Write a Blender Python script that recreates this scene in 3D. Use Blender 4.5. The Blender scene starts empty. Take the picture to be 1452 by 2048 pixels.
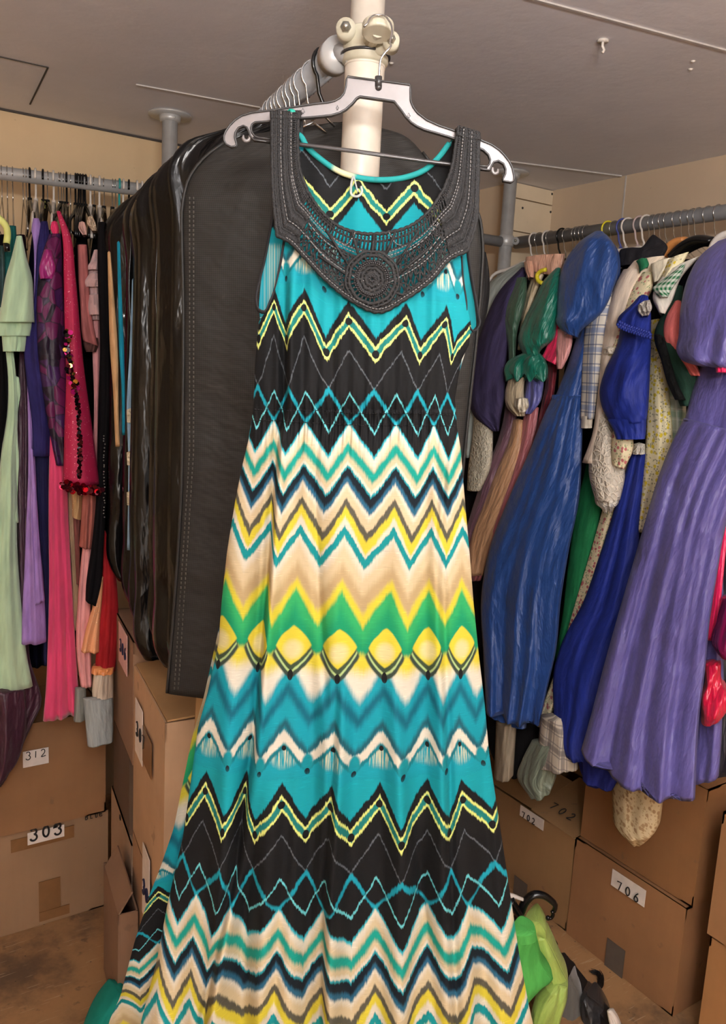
import bpy, bmesh, math, random
import numpy as np
from mathutils import Vector, noise
random.seed(7)
SC = bpy.context.scene
COL = SC.collection

# ------------------------------------------------------------------ camera
YAW, PITCH, ROLL, F = math.radians(33.4), math.radians(9.6), math.radians(3.05), 1650.0
CY, SY = math.cos(YAW), math.sin(YAW)
FW = np.array([SY*math.cos(PITCH), CY*math.cos(PITCH), -math.sin(PITCH)])
_r = np.array([CY, -SY, 0.0]); _u = np.cross(_r, FW)
RT = math.cos(ROLL)*_r + math.sin(ROLL)*_u
UP = -math.sin(ROLL)*_r + math.cos(ROLL)*_u
CAM = np.array([0, 0, 1.55])
cd = bpy.data.cameras.new('camera'); cam = bpy.data.objects.new('camera', cd); COL.objects.link(cam)
cd.sensor_fit = 'VERTICAL'; cd.sensor_height = 36.0; cd.sensor_width = 36.0*1452/2048
cd.lens = F/2048*36.0; cd.clip_start = 0.02
from mathutils import Matrix
cam.matrix_world = Matrix(((RT[0], UP[0], -FW[0], CAM[0]), (RT[1], UP[1], -FW[1], CAM[1]), (RT[2], UP[2], -FW[2], CAM[2]), (0, 0, 0, 1)))
SC.camera = cam

def ray(x, y): return (x-726)/F*RT - (y-1024)/F*UP + FW
def hit(x, y, p, n):
    d = ray(x, y); n = np.array(n, float); p = np.array(p, float)
    return CAM + d*(((p-CAM) @ n)/(d @ n))
def PZ(x, y, z): return hit(x, y, (0, 0, z), (0, 0, 1))
def sL(off=0.0): return lambda x, y: hit(x, y, (0, 2.28-off, 1.9), (0, 1, -.15))
def sR(off=0.0): return lambda x, y: hit(x, y, (1.84-off, 0, 1.9), (1, 0, -.1667))
def sD(d):
    return lambda x, y: hit(x, y, (SY*d, CY*d, 0), (SY, CY, 0))

# ------------------------------------------------------------------ materials
def lin(c):
    o = []
    for v in c[:3]:
        v = v/255.0
        o.append(v/12.92 if v <= .04045 else ((v+.055)/1.055)**2.4)
    return (o[0], o[1], o[2], 1.0)

class NT:
    def __init__(s, name):
        s.m = bpy.data.materials.new(name); s.m.use_nodes = True
        s.t = s.m.node_tree; s.t.nodes.clear()
        s.out = s.t.nodes.new('ShaderNodeOutputMaterial')
        s.b = s.t.nodes.new('ShaderNodeBsdfPrincipled')
        s.t.links.new(s.b.outputs[0], s.out.inputs[0])
    def n(s, ty, **kw):
        x = s.t.nodes.new('ShaderNode'+ty)
        for k, v in kw.items(): setattr(x, k, v)
        return x
    def l(s, a, b): s.t.links.new(a, b)
    def put(s, inp, v):
        if isinstance(v, bpy.types.NodeSocket): s.l(v, inp)
        else: inp.default_value = v
    def math(s, op, a, b=0.0, c=0.0, clamp=False):
        x = s.n('Math', operation=op); x.use_clamp = clamp
        s.put(x.inputs[0], a); s.put(x.inputs[1], b); s.put(x.inputs[2], c)
        return x.outputs[0]
    def step(s, v, lo, hi, a=0.0, b=1.0, kind='SMOOTHSTEP'):
        x = s.n('MapRange', interpolation_type=kind)
        s.put(x.inputs[0], v); x.inputs[1].default_value = lo; x.inputs[2].default_value = hi
        x.inputs[3].default_value = a; x.inputs[4].default_value = b
        return x.outputs[0]
    def mix(s, f, a, b, mode='MIX'):
        x = s.n('MixRGB', blend_type=mode)
        s.put(x.inputs[0], f); s.put(x.inputs[1], a); s.put(x.inputs[2], b)
        return x.outputs[0]
    def uv(s): return s.n('UVMap').outputs[0]
    def obj(s): return s.n('TexCoord').outputs['Object']
    def mapp(s, vec, sc=(1, 1, 1), loc=(0, 0, 0), rot=(0, 0, 0)):
        x = s.n('Mapping'); s.l(vec, x.inputs[0]); x.inputs[3].default_value = sc
        x.inputs[1].default_value = loc; x.inputs[2].default_value = rot
        return x.outputs[0]
    def noise(s, vec, scale=5, detail=3, rough=.5):
        x = s.n('TexNoise'); s.l(vec, x.inputs['Vector']); x.inputs['Scale'].default_value = scale
        x.inputs['Detail'].default_value = detail; x.inputs['Roughness'].default_value = rough
        return x.outputs[0]
    def vor(s, vec, scale=5, feature='F1', out=0, rnd=1.0):
        x = s.n('TexVoronoi', feature=feature); s.l(vec, x.inputs['Vector']); x.inputs['Scale'].default_value = scale
        x.inputs['Randomness'].default_value = rnd
        return x.outputs[out]
    def bump(s, h, strength=.3, dist=.01):
        x = s.n('Bump'); x.inputs['Strength'].default_value = strength; x.inputs['Distance'].default_value = dist
        s.l(h, x.inputs['Height'])
        return x.outputs[0]

MC = {}
def cloth(rgb, kind='cotton', rough=None, key=None, rgb2=None):
    k = (tuple(rgb), kind, rough, key)
    if k in MC: return MC[k]
    s = NT('%s_cloth' % kind); b = s.b
    uv = s.uv(); ob = s.obj()
    c = lin(rgb); base = None
    if kind == 'cotton':
        n = s.noise(s.mapp(uv, (1, .25, 1)), 60, 3)
        base = s.mix(s.step(n, .35, .65), [v*.86 for v in c[:3]]+[1], [min(1, v*1.1) for v in c[:3]]+[1])
        w = s.noise(s.mapp(uv, (1, .35, 1)), 26, 4)
        s.l(s.bump(w, .6, .016), b.inputs['Normal'])
        b.inputs['Roughness'].default_value = .85
        b.inputs['Specular IOR Level'].default_value = .25
    elif kind == 'satin':
        n = s.noise(s.mapp(uv, (1, .3, 1)), 9, 4, .6)
        wv = s.noise(s.mapp(uv, (1.5, .5, 1)), 30, 3)
        h = s.math('MULTIPLY_ADD', wv, .25, n)
        base = s.mix(s.step(s.noise(s.mapp(uv, (8, .4, 1)), 40, 2), .3, .7), [v*.85 for v in c[:3]]+[1], [min(1, v*1.1) for v in c[:3]]+[1])
        s.l(s.bump(h, .8, .045), b.inputs['Normal'])
        b.inputs['Roughness'].default_value = .38
        b.inputs['Sheen Weight'].default_value = .08
        b.inputs['Specular IOR Level'].default_value = .6
    elif kind == 'taffeta':
        n = s.noise(s.mapp(uv, (1, .45, 1), rot=(0, 0, .3)), 8, 5, .62)
        cr = s.vor(s.mapp(uv, (1, .6, 1), rot=(0, 0, .5)), 9, 'DISTANCE_TO_EDGE')
        h = s.math('MULTIPLY_ADD', s.step(cr, 0, .25), .18, n)
        base = s.mix(s.step(s.noise(s.mapp(uv, (60, 1, 1)), 12, 2), .3, .7), [v*.93 for v in c[:3]]+[1], [min(1, v*1.06) for v in c[:3]]+[1])
        s.l(s.bump(h, .7, .035), b.inputs['Normal'])
        b.inputs['Roughness'].default_value = .44
        b.inputs['Sheen Weight'].default_value = .08
    elif kind == 'chiffon':
        n = s.noise(s.mapp(uv, (1, .2, 1)), 40, 3)
        base = s.mix(s.step(n, .3, .7), [v*.85 for v in c[:3]]+[1], [min(1, v*1.1) for v in c[:3]]+[1])
        s.l(s.bump(n, .35, .01), b.inputs['Normal']); b.inputs['Roughness'].default_value = .9
        b.inputs['Sheen Weight'].default_value = .4
    elif kind == 'floral':
        c2 = lin(rgb2[0]); c3 = lin(rgb2[1])
        v1 = s.vor(uv, 95, 'F1', 0, .8); col = s.vor(uv, 95, 'F1', 1, .8)
        v2 = s.vor(s.mapp(uv, (1, 1, 1), (.37, .21, 0)), 150, 'F1', 0, .9)
        sep = s.n('SeparateColor'); s.l(col, sep.inputs[0])
        m1 = s.math('MULTIPLY', s.step(v1, .50, .36), s.step(sep.outputs[0], .35, .45))
        m2 = s.math('MULTIPLY', s.step(v2, .38, .26), .8)
        base = s.mix(m2, c, c3); base = s.mix(m1, base, c2)
        s.l(s.bump(s.noise(s.mapp(uv, (1, .35, 1)), 22, 4), .5, .012), b.inputs['Normal'])
        b.inputs['Roughness'].default_value = .85
    elif kind == 'plaid':
        c2 = lin(rgb2[0]); c3 = lin(rgb2[1])
        sx = s.n('SeparateXYZ'); s.l(uv, sx.inputs[0])
        def st(o, per, w, ph=0):
            f = s.math('PINGPONG', s.math('ADD', o, ph), per/2)
            return s.step(f, w, w*.6)
        base = s.mix(s.math('MULTIPLY', st(sx.outputs[0], .05, .008), .6), c, c2)
        base = s.mix(s.math('MULTIPLY', st(sx.outputs[1], .05, .008), .6), base, c2)
        base = s.mix(s.math('MULTIPLY', st(sx.outputs[0], .025, .002, .012), .7), base, c3)
        base = s.mix(s.math('MULTIPLY', st(sx.outputs[1], .025, .002, .012), .7), base, c3)
        s.l(s.bump(s.noise(s.mapp(uv, (1, .35, 1)), 22, 4), .5, .012), b.inputs['Normal'])
        b.inputs['Roughness'].default_value = .85
    elif kind == 'gingham':
        c2 = lin(rgb2[0]); sx = s.n('SeparateXYZ'); s.l(uv, sx.inputs[0])
        a = s.step(s.math('PINGPONG', sx.outputs[0], .006), .0028, .0032); d = s.step(s.math('PINGPONG', sx.outputs[1], .006), .0028, .0032)
        base = s.mix(s.math('MULTIPLY', s.math('ADD', a, d), .5), c, c2)
        b.inputs['Roughness'].default_value = .85
    elif kind == 'petal':
        c2 = lin(rgb2[0]); c3 = lin(rgb2[1])
        mp = s.mapp(uv, (1, .62, 1), rot=(0, 0, .4)); v = s.vor(mp, 44, 'F1', 1); e = s.vor(mp, 44, 'DISTANCE_TO_EDGE')
        sep = s.n('SeparateColor'); s.l(v, sep.inputs[0])
        base = s.mix(s.step(sep.outputs[0], .3, .34), c, c2); base = s.mix(s.step(sep.outputs[1], .62, .66), base, c3)
        base = s.mix(s.step(e, .06, .0), base, (.01, .008, .02, 1))
        s.l(s.bump(e, .5, .01), b.inputs['Normal']); b.inputs['Roughness'].default_value = .55
    elif kind == 'glitter':
        v = s.vor(uv, 420, 'F1', 1); sep = s.n('SeparateColor'); s.l(v, sep.inputs[0])
        d = s.vor(uv, 420)
        g = s.math('MULTIPLY', s.step(sep.outputs[0], .90, .93), s.step(d, .5, .3))
        g = s.math('MULTIPLY', g, s.step(s.noise(uv, 25, 2), .38, .52))
        base = s.mix(g, c, lin(rgb2[0]) if rgb2 else (.95, .6, .6, 1))
        s.l(g, b.inputs['Metallic']); s.l(s.step(g, 0, 1, .7, .25), b.inputs['Roughness'])
        s.l(s.bump(s.noise(s.mapp(uv, (1, .3, 1)), 18, 3), .3, .01), b.inputs['Normal'])
    elif kind == 'lace':
        v = s.vor(uv, 75, 'DISTANCE_TO_EDGE'); v2 = s.vor(uv, 160, 'F1')
        base = s.mix(s.step(v, .0, .12), [x*1.1 for x in c[:3]]+[1], [x*.82 for x in c[:3]]+[1])
        h = s.math('ADD', s.step(v, .2, .0), s.math('MULTIPLY', v2, .5))
        s.l(s.bump(h, .6, .004), b.inputs['Normal']); b.inputs['Roughness'].default_value = .55
    elif kind == 'pvc':
        n = s.noise(s.mapp(uv, (1, .25, 1)), 7, 5, .6); e = s.vor(s.mapp(uv, (1, .3, 1), rot=(0, 0, .2)), 12, 'DISTANCE_TO_EDGE')
        h = s.math('MULTIPLY_ADD', s.step(e, 0, .2), .2, n)
        s.l(s.bump(h, .7, .03), b.inputs['Normal'])
        b.inputs['Roughness'].default_value = .22; b.inputs['Specular IOR Level'].default_value = .28
        b.inputs['Coat Weight'].default_value = .14; b.inputs['Coat Roughness'].default_value = .05
    elif kind == 'nonwoven':
        mp = s.mapp(uv, (1, 1, 1), rot=(0, 0, .785)); x = s.n('TexChecker'); s.l(mp, x.inputs[0]); x.inputs['Scale'].default_value = 420
        base = s.mix(x.outputs[1], c, [v*1.7 for v in c[:3]]+[1])
        h = s.noise(s.mapp(uv, (.8, 1.3, 1), rot=(0, 0, .3)), 7, 4, .55)
        s.l(s.bump(h, .6, .03), b.inputs['Normal']); b.inputs['Roughness'].default_value = .62
        b.inputs['Specular IOR Level'].default_value = .3
    elif kind == 'velvet':
        n = s.noise(s.mapp(uv, (1, .25, 1)), 20, 3); s.l(s.bump(n, .4, .012), b.inputs['Normal'])
        b.inputs['Roughness'].default_value = .95; b.inputs['Specular IOR Level'].default_value = .1
    if base is None: b.inputs['Base Color'].default_value = c
    else: s.l(base, b.inputs['Base Color'])
    if rough is not None and not b.inputs['Roughness'].is_linked: b.inputs['Roughness'].default_value = rough
    MC[k] = s.m
    return s.m

def plain(name, rgb, rough=.5, metal=0.0, bump=0.0, bscale=40, spec=.5):
    k = (name, tuple(rgb), rough, metal)
    if k in MC: return MC[k]
    s = NT(name); ob = s.obj(); n = s.noise(ob, bscale, 3)
    c = lin(rgb)
    s.l(s.mix(s.step(n, .3, .7), [v*.93 for v in c[:3]]+[1], [min(1, v*1.05) for v in c[:3]]+[1]), s.b.inputs['Base Color'])
    s.b.inputs['Roughness'].default_value = rough; s.b.inputs['Metallic'].default_value = metal
    s.b.inputs['Specular IOR Level'].default_value = spec
    if bump: s.l(s.bump(n, bump, .004), s.b.inputs['Normal'])
    MC[k] = s.m
    return s.m

def cardboard(rgb, seed=0):
    s = NT('cardboard'); ob = s.mapp(s.obj(), (1, 1, 1), (seed*3.1, seed*1.7, 0))
    c = lin(rgb)
    n = s.noise(ob, 3, 5, .6); fl = s.noise(s.mapp(ob, (1, 1, .08)), 90, 2)
    base = s.mix(s.step(n, .3, .7), [v*.86 for v in c[:3]]+[1], [v*1.08 for v in c[:3]]+[1])
    base = s.mix(s.math('MULTIPLY', fl, .12), base, (.1, .06, .03, 1))
    sp = s.noise(ob, 22, 3); base = s.mix(s.step(sp, .68, .74, 0, .35), base, (.12, .08, .05, 1))
    s.l(base, s.b.inputs['Base Color']); s.b.inputs['Roughness'].default_value = .78
    s.l(s.bump(s.noise(ob, 5, 3), .35, .012), s.b.inputs['Normal'])
    return s.m

M = {}
M['steel'] = plain('galvanised_steel', (188, 188, 188), .4, .3)
M['rail'] = plain('grey_painted_steel', (146, 148, 152), .42, .1)
M['cream_pole'] = plain('cream_painted_steel', (208, 198, 184), .4, 0)
M['cream_clamp'] = plain('cream_painted_iron', (190, 184, 164), .42, 0, .2)
M['bolt'] = plain('zinc_bolt', (190, 190, 180), .3, .9)
M['wire'] = plain('polished_wire', (205, 205, 205), .18, 1.0)
M['blackp'] = plain('black_plastic', (16, 16, 17), .22, 0)
M['whitep'] = plain('white_plastic', (216, 208, 200), .35, 0)
M['greyp'] = plain('grey_reflection_plastic', (126, 120, 119), .28, .15)  # light reflected off glossy black plastic, put into the grey base colour
M['rimp'] = plain('dark_plastic_rim', (52, 50, 50), .3, 0)
M['tealp'] = plain('teal_plastic', (40, 150, 150), .35)
M['yellowp'] = plain('yellow_plastic', (226, 210, 50), .35)
M['bluep'] = plain('blue_plastic', (70, 80, 150), .35)
M['greenp'] = plain('dark_green_plastic', (20, 100, 80), .35)
M['pinkp'] = plain('dusty_plastic', (190, 170, 168), .35)
M['wood'] = plain('varnished_wood', (196, 130, 72), .35)
M['tape'] = plain('brown_packing_tape', (128, 92, 58), .22, 0)
M['greytape'] = plain('grey_cloth_tape', (88, 78, 70), .5, 0)
M['label'] = plain('white_paper_label', (232, 222, 214), .7, 0)
M['pinklabel'] = plain('pale_pink_label', (222, 180, 176), .7, 0)
M['ink'] = plain('black_marker', (14, 12, 16), .6, 0)
M['navyink'] = plain('dark_blue_marker', (22, 22, 60), .6, 0)
M['kraftedge'] = plain('kraft_edge', (196, 160, 112), .8, 0)

# ------------------------------------------------------------------ objects
def setp(o, label=None, cat=None, group=None, kind=None):
    if label: o['label'] = label
    if cat: o['category'] = cat
    if group: o['group'] = group
    if kind: o['kind'] = kind
    return o
def thing(name, label, cat, loc, group=None):
    o = bpy.data.objects.new(name, None); COL.objects.link(o); o.location = Vector([float(v) for v in loc])
    o.empty_display_size = .05
    return setp(o, label, cat, group)
def wloc(o):
    r = np.zeros(3)
    while o is not None: r = r+np.array(o.location); o = o.parent
    return r
def mesh(name, V, Fc, mat, parent=None, uv=None, smooth=True, origin=None):
    V = np.asarray(V, float)
    if parent is not None: org = wloc(parent)
    elif origin is not None: org = np.array(origin, float)
    else: org = np.array([V[:, 0].mean(), V[:, 1].mean(), V[:, 2].min()])
    me = bpy.data.meshes.new(name)
    me.from_pydata((V-org).tolist(), [], Fc)
    if uv is not None:
        ul = me.uv_layers.new(name='UVMap'); idx = np.empty(len(me.loops), int); me.loops.foreach_get('vertex_index', idx)
        ul.data.foreach_set('uv', np.asarray(uv, float)[idx].ravel())
    if smooth: me.polygons.foreach_set('use_smooth', [True]*len(me.polygons))
    me.materials.append(mat); me.update()
    o = bpy.data.objects.new(name, me); COL.objects.link(o)
    if parent is None: o.location = Vector(org.tolist())
    else: o.parent = parent
    return o

class B:
    """collects verts / faces of one mesh"""
    def __init__(s): s.V = []; s.F = []
    def add(s, V, Fc):
        n = len(s.V); s.V += [tuple(v) for v in V]; s.F += [tuple(i+n for i in f) for f in Fc]
    def box(s, o, a, b, c):
        """corner o, edge vectors a b c"""
        o, a, b, c = [np.array(v, float) for v in (o, a, b, c)]
        P = [o, o+a, o+a+b, o+b, o+c, o+a+c, o+a+b+c, o+b+c]
        Fc = [(0, 3, 2, 1), (4, 5, 6, 7), (0, 1, 5, 4), (1, 2, 6, 5), (2, 3, 7, 6), (3, 0, 4, 7)]
        if np.dot(np.cross(a, b), c) < 0: Fc = [f[::-1] for f in Fc]
        s.add(P, Fc)
    def tube(s, pts, r, n=8, closed=False, flat=1.0):
        P = [np.array(p, float) for p in pts]; m = len(P)
        R = r if hasattr(r, '__len__') else [r]*m
        prev = None; V = []
        for i in range(m):
            if closed: t = P[(i+1) % m]-P[i-1]
            else: t = P[min(i+1, m-1)]-P[max(i-1, 0)]
            t = t/(np.linalg.norm(t)+1e-12)
            if prev is None:
                a = np.array([0, 0, 1.]) if abs(t[2]) < .9 else np.array([1., 0, 0]); u = np.cross(t, a)
            else: u = prev - t*np.dot(prev, t)
            u /= np.linalg.norm(u)+1e-12; prev = u; w = np.cross(t, u)
            for k in range(n):
                an = 2*math.pi*k/n; V.append(P[i]+(u*math.cos(an)+w*math.sin(an)*flat)*R[i])
        Fc = []
        for i in range(m if closed else m-1):
            j = (i+1) % m
            for k in range(n): Fc.append((i*n+k, i*n+(k+1) % n, j*n+(k+1) % n, j*n+k))
        if not closed: Fc.append(tuple(range(n))[::-1]); Fc.append(tuple((m-1)*n+k for k in range(n)))
        s.add(V, Fc)
    def ball(s, c, r, n=6, m=4):
        c = np.array(c, float); V = [c+[0, 0, r]]
        for i in range(1, m):
            a = math.pi*i/m
            for k in range(n):
                b = 2*math.pi*k/n; V.append(c+np.array([math.sin(a)*math.cos(b), math.sin(a)*math.sin(b), math.cos(a)])*r)
        V.append(c-[0, 0, r]); Fc = []
        for k in range(n): Fc.append((0, 1+k, 1+(k+1) % n))
        for i in range(m-2):
            for k in range(n): Fc.append((1+i*n+k, 1+(i+1)*n+k, 1+(i+1)*n+(k+1) % n, 1+i*n+(k+1) % n))
        e = len(V)-1
        for k in range(n): Fc.append((e, 1+(m-2)*n+(k+1) % n, 1+(m-2)*n+k))
        s.add(V, Fc)
    def build(s, name, mat, parent=None, smooth=True, origin=None, bevel=0):
        o = mesh(name, s.V, s.F, mat, parent, None, smooth, origin)
        if bevel:
            md = o.modifiers.new('bevel', 'BEVEL'); md.width = bevel; md.segments = 2; md.limit_method = 'ANGLE'
        return o

def catmull(P, n):
    """P (k,d) -> n samples, centripetal-ish by chord parameter"""
    P = np.asarray(P, float); k = len(P)
    if k == 2: return P[0]+(P[1]-P[0])*np.linspace(0, 1, n)[:, None]
    d = np.maximum(np.sqrt(((P[1:]-P[:-1])**2).sum(1)), 1e-6); t = np.concatenate([[0], np.cumsum(d)])
    # finite difference tangents, limited
    m = np.zeros_like(P); sl = (P[1:]-P[:-1])/d[:, None]
    m[0], m[-1] = sl[0], sl[-1]
    for i in range(1, k-1):
        m[i] = (sl[i-1]*d[i]+sl[i]*d[i-1])/(d[i]+d[i-1])
    q = np.linspace(0, t[-1], n); out = np.zeros((n, P.shape[1]))
    idx = np.clip(np.searchsorted(t, q, 'right')-1, 0, k-2)
    h = d[idx]; x = ((q-t[idx])/h)[:, None]; h = h[:, None]
    out = (2*x**3-3*x**2+1)*P[idx]+(x**3-2*x**2+x)*h*m[idx]+(-2*x**3+3*x**2)*P[idx+1]+(x**3-x**2)*h*m[idx+1]
    return out

def toward(p):
    d = CAM-np.array(p); d[2] = 0
    return d/np.linalg.norm(d)

def drape(name, rows, surf, mat, parent=None, depth=.12, dbot=None, bulge=.02, folds=3, amp=.01, top_amp=.25, wr=0.0, seed=0,
          nv=44, ns=22, hem=0.0, wf=14.0, drift=.6, twist=0.0, sag=0.0):
    """a closed, thick piece of hanging cloth lofted through horizontal sections"""
    rng = random.Random(seed*7919+13)
    R4 = [(r[1], r[0], r[2], r[0]) if len(r) == 3 else r for r in rows]
    Q = catmull(R4, nv)
    ph = [rng.uniform(0, 6.28) for _ in range(6)]
    V = []; UV = []; nr = 2*ns
    for i in range(nv):
        v = i/(nv-1); xl, yl, xr, yr = Q[i]
        PL, PR = surf(xl, yl), surf(max(xr, xl+.5), yr)
        w = np.linalg.norm(PR-PL); tw = toward((PL+PR)/2)
        A = amp*(top_amp+(1-top_amp)*v**.8); A = min(A, w*.22)
        bu = min(bulge, w*.5); dp = depth if dbot is None else depth+(dbot-depth)*v
        dp = dp*min(1, .35+v*6)
        for k in range(nr):
            if k < ns:
                s = (k+.0)/ns; e = math.sin(math.pi*min(max(s, 0), 1))**.55
                q1 = s*folds*1.25+drift*.45*(v-.3)*math.sin(ph[0]); q2 = v*.9
                f = 1.5*noise.noise(Vector((q1+seed*1.37, q2+ph[1], seed*.71)))+.8*noise.noise(Vector((q1*2.1+seed, q2*1.3, ph[2])))+.25*noise.noise(Vector((q1*4.6, q2*2.2, ph[3])))
                f -= .5*abs(noise.noise(Vector((q1*1.1+3.3, q2*.8, seed*.31+9))))
                p = PL+(PR-PL)*s
                if wr:
                    a1, a2, a3 = float(p[0])*wf, float(p[1])*wf, float(p[2])*wf*.62; f2 = .7-1.9*abs(noise.noise(Vector((a1+a3*.35, a2+a3*.3, a3+seed))))+.6*noise.noise(Vector((a1*2.1+a3, a2*2.1, a3*1.7+seed*2)))-.7*abs(noise.noise(Vector((a1*1.9-a3*.7, a2*1.9+seed, a3*1.5))))
                else: f2 = 0
                p = p+tw*(bu*e+e*(A*f+wr*f2)); u = s*w
            else:
                s = 1-(k-ns)/ns; e = math.sin(math.pi*s)**.5 if 0 < s < 1 else 0
                p = PL+(PR-PL)*s - tw*dp*e*(1+.12*math.sin(folds*6*s+ph[3])); u = -s*w
            if sag: p[2] -= sag*math.sin(math.pi*s)**.8*max(0, (v-.6)/.4)
            if hem and v > .75:
                p[2] += hem*(v-.75)*4*math.sin(2*math.pi*folds*(k/nr)*2+ph[4])
            V.append(p); UV.append((u+seed*.37, p[2]+seed*.11))
    Fc = []
    for i in range(nv-1):
        for k in range(nr):
            j = (k+1) % nr; Fc.append((i*nr+k, (i+1)*nr+k, (i+1)*nr+j, i*nr+j))
    for i, up in ((0, .004), (nv-1, .015)):
        c = np.mean(V[i*nr:(i+1)*nr], axis=0)+np.array([0, 0, up]); n = len(V); V.append(c); UV.append(UV[i*nr])
        for k in range(nr):
            j = (k+1) % nr
            Fc.append((n, i*nr+k, i*nr+j) if i == 0 else (n, i*nr+j, i*nr+k))
    return mesh(name, V, Fc, mat, parent, UV)

def garment(name, label, cat, at, group=None):
    return thing(name, label, cat, at, group)

# handwriting strokes (unit box 0..1 wide, 0..1 high)
def arcpts(cx, cy, rx, ry, a0, a1, n=10):
    return [(cx+rx*math.cos(math.radians(a0+(a1-a0)*i/n)), cy+ry*math.sin(math.radians(a0+(a1-a0)*i/n))) for i in range(n+1)]
GL = {
 '3': [arcpts(.45, .74, .35, .24, 150, -80)+arcpts(.45, .26, .4, .27, 80, -160)],
 '1': [[(.45, .1), (.5, .9)]],
 '2': [arcpts(.45, .7, .33, .27, 160, -30)+[(.15, .06), (.95, .12)]],
 '0': [arcpts(.5, .5, .36, .44, 90, 450, 16)],
 '6': [[(.75, .95), (.35, .65), (.15, .32)]+arcpts(.48, .28, .34, .26, 180, 520, 14)],
 '7': [[(.05, .85), (.85, .93), (.45, .05)]],
 'B': [[(.15, 0), (.15, 1)], [(.15, 1)]+arcpts(.3, .75, .45, .22, 80, -80)+arcpts(.3, .26, .5, .26, 80, -90)+[(.15, 0)]],
 'L': [[(.2, 1), (.15, .05), (.85, .05)]],
 'U': [[(.1, 1), (.2, .2)]+arcpts(.45, .25, .28, .25, 200, 340)+[(.8, 1)]],
 'E': [[(.85, .95), (.15, .9), (.12, .05), (.85, .1)], [(.15, .5), (.7, .52)]],
 '~': [[(0, .2), (.2, .8), (.3, .2), (.5, .8), (.6, .2), (.85, .8), (1, .3)]],
}
def write(name, text, o, ux, uy, h, parent, mat, r=.0014, adv=.85, off=None):
    """strokes of marker ink on a face: origin o, unit right ux, unit up uy"""
    b = B(); x = 0.0; ux = np.array(ux, float); uy = np.array(uy, float); nn = np.cross(ux, uy)
    for ch in text:
        if ch == ' ': x += .5*h; continue
        for st in GL[ch]:
            P = catmull([(p[0]*h*.62, p[1]*h) for p in st], max(6, len(st)*2)) if len(st) > 3 else st and np.array([(p[0]*h*.62, p[1]*h) for p in st])
            b.tube([np.array(o)+ux*(x+p[0])+uy*p[1]+nn*.0008 for p in P], r, 5)
        x += h*adv
    return b.build(name, mat, parent)
# ------------------------------------------------------------------ room shell
CEIL = 2.26; WB = 2.78; WR = 2.34
def structure(o): o['kind'] = 'structure'; return o
def wallmat(name, rgb, seams=0):
    s = NT(name); ob = s.obj(); c = lin(rgb)
    n = s.noise(s.mapp(ob, (1, 1, 1)), 1.6, 5, .6); g = s.noise(s.mapp(ob, (3, 3, .5)), 9, 3)
    base = s.mix(s.step(n, .3, .7), [v*.9 for v in c[:3]]+[1], [v*1.06 for v in c[:3]]+[1])
    base = s.mix(s.math('MULTIPLY', g, .12), base, [v*.7 for v in c[:3]]+[1])
    sp = s.noise(ob, 70, 2); base = s.mix(s.step(sp, .74, .78, 0, .3), base, [v*.5 for v in c[:3]]+[1])
    s.l(base, s.b.inputs['Base Color']); s.b.inputs['Roughness'].default_value = .75
    s.l(s.bump(s.noise(ob, 14, 3), .12, .01), s.b.inputs['Normal'])
    return s.m
mwall = wallmat('painted_plywood', (214, 188, 150)); mwall2 = wallmat('painted_plasterboard', (206, 184, 158)); mplank = wallmat('painted_boards', (226, 208, 180))
def ceilmat():
    s = NT('painted_ceiling_board'); ob = s.obj(); c = lin((224, 223, 230))
    n = s.noise(ob, 2.2, 5, .6)
    base = s.mix(s.step(n, .3, .7), [v*.94 for v in c[:3]]+[1], [v*1.04 for v in c[:3]]+[1])
    d = s.vor(ob, 7, 'F1'); base = s.mix(s.step(d, .035, .02, 0, .5), base, (.75, .72, .7, 1))
    s.l(base, s.b.inputs['Base Color']); s.b.inputs['Roughness'].default_value = .55
    s.l(s.bump(s.noise(ob, 30, 3), .1, .01), s.b.inputs['Normal'])
    return s.m
def floormat():
    s = NT('worn_plywood_floor'); ob = s.obj(); c = lin((158, 118, 78)); d = lin((92, 70, 50))
    n = s.noise(ob, 3.2, 6, .65); n2 = s.noise(ob, 26, 4, .6); n3 = s.noise(s.mapp(ob, (1, 12, 1), rot=(0, 0, .6)), 14, 3)
    base = s.mix(s.step(n, .42, .66), c, d)
    base = s.mix(s.step(n2, .6, .72, 0, .55), base, (.05, .035, .025, 1)); base = s.mix(s.step(n3, .63, .7, 0, .35), base, (.55, .42, .28, 1))
    v = s.vor(ob, 26, 'F1'); base = s.mix(s.step(v, .07, .03, 0, .8), base, (.03, .02, .02, 1))
    s.l(base, s.b.inputs['Base Color']); s.b.inputs['Roughness'].default_value = .7
    s.l(s.bump(n2, .2, .006), s.b.inputs['Normal'])
    return s.m
def slab(name, o, a, b_, c, mat):
    b = B(); b.box(o, a, b_, c); return structure(b.build(name, mat, smooth=False))
X0, Y0 = -1.7, -1.9
slab('floor', (X0, Y0, -.05), (WR-X0+.1, 0, 0), (0, WB-Y0+.1, 0), (0, 0, .05), floormat())
slab('ceiling', (X0, Y0, CEIL), (WR-X0+.1, 0, 0), (0, WB-Y0+.1, 0), (0, 0, .06), ceilmat())
slab('wall_back', (X0, WB, 0), (WR-X0+.1, 0, 0), (0, .08, 0), (0, 0, CEIL), mwall)
slab('wall_right', (WR, Y0, 0), (.08, 0, 0), (0, WB-Y0, 0), (0, 0, CEIL), mwall2)
slab('wall_left', (X0-.08, Y0, 0), (.08, 0, 0), (0, WB-Y0+.08, 0), (0, 0, CEIL), mwall)
slab('wall_front', (X0, Y0-.08, 0), (WR-X0+.08, 0, 0), (0, .08, 0), (0, 0, CEIL), mwall)
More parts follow.
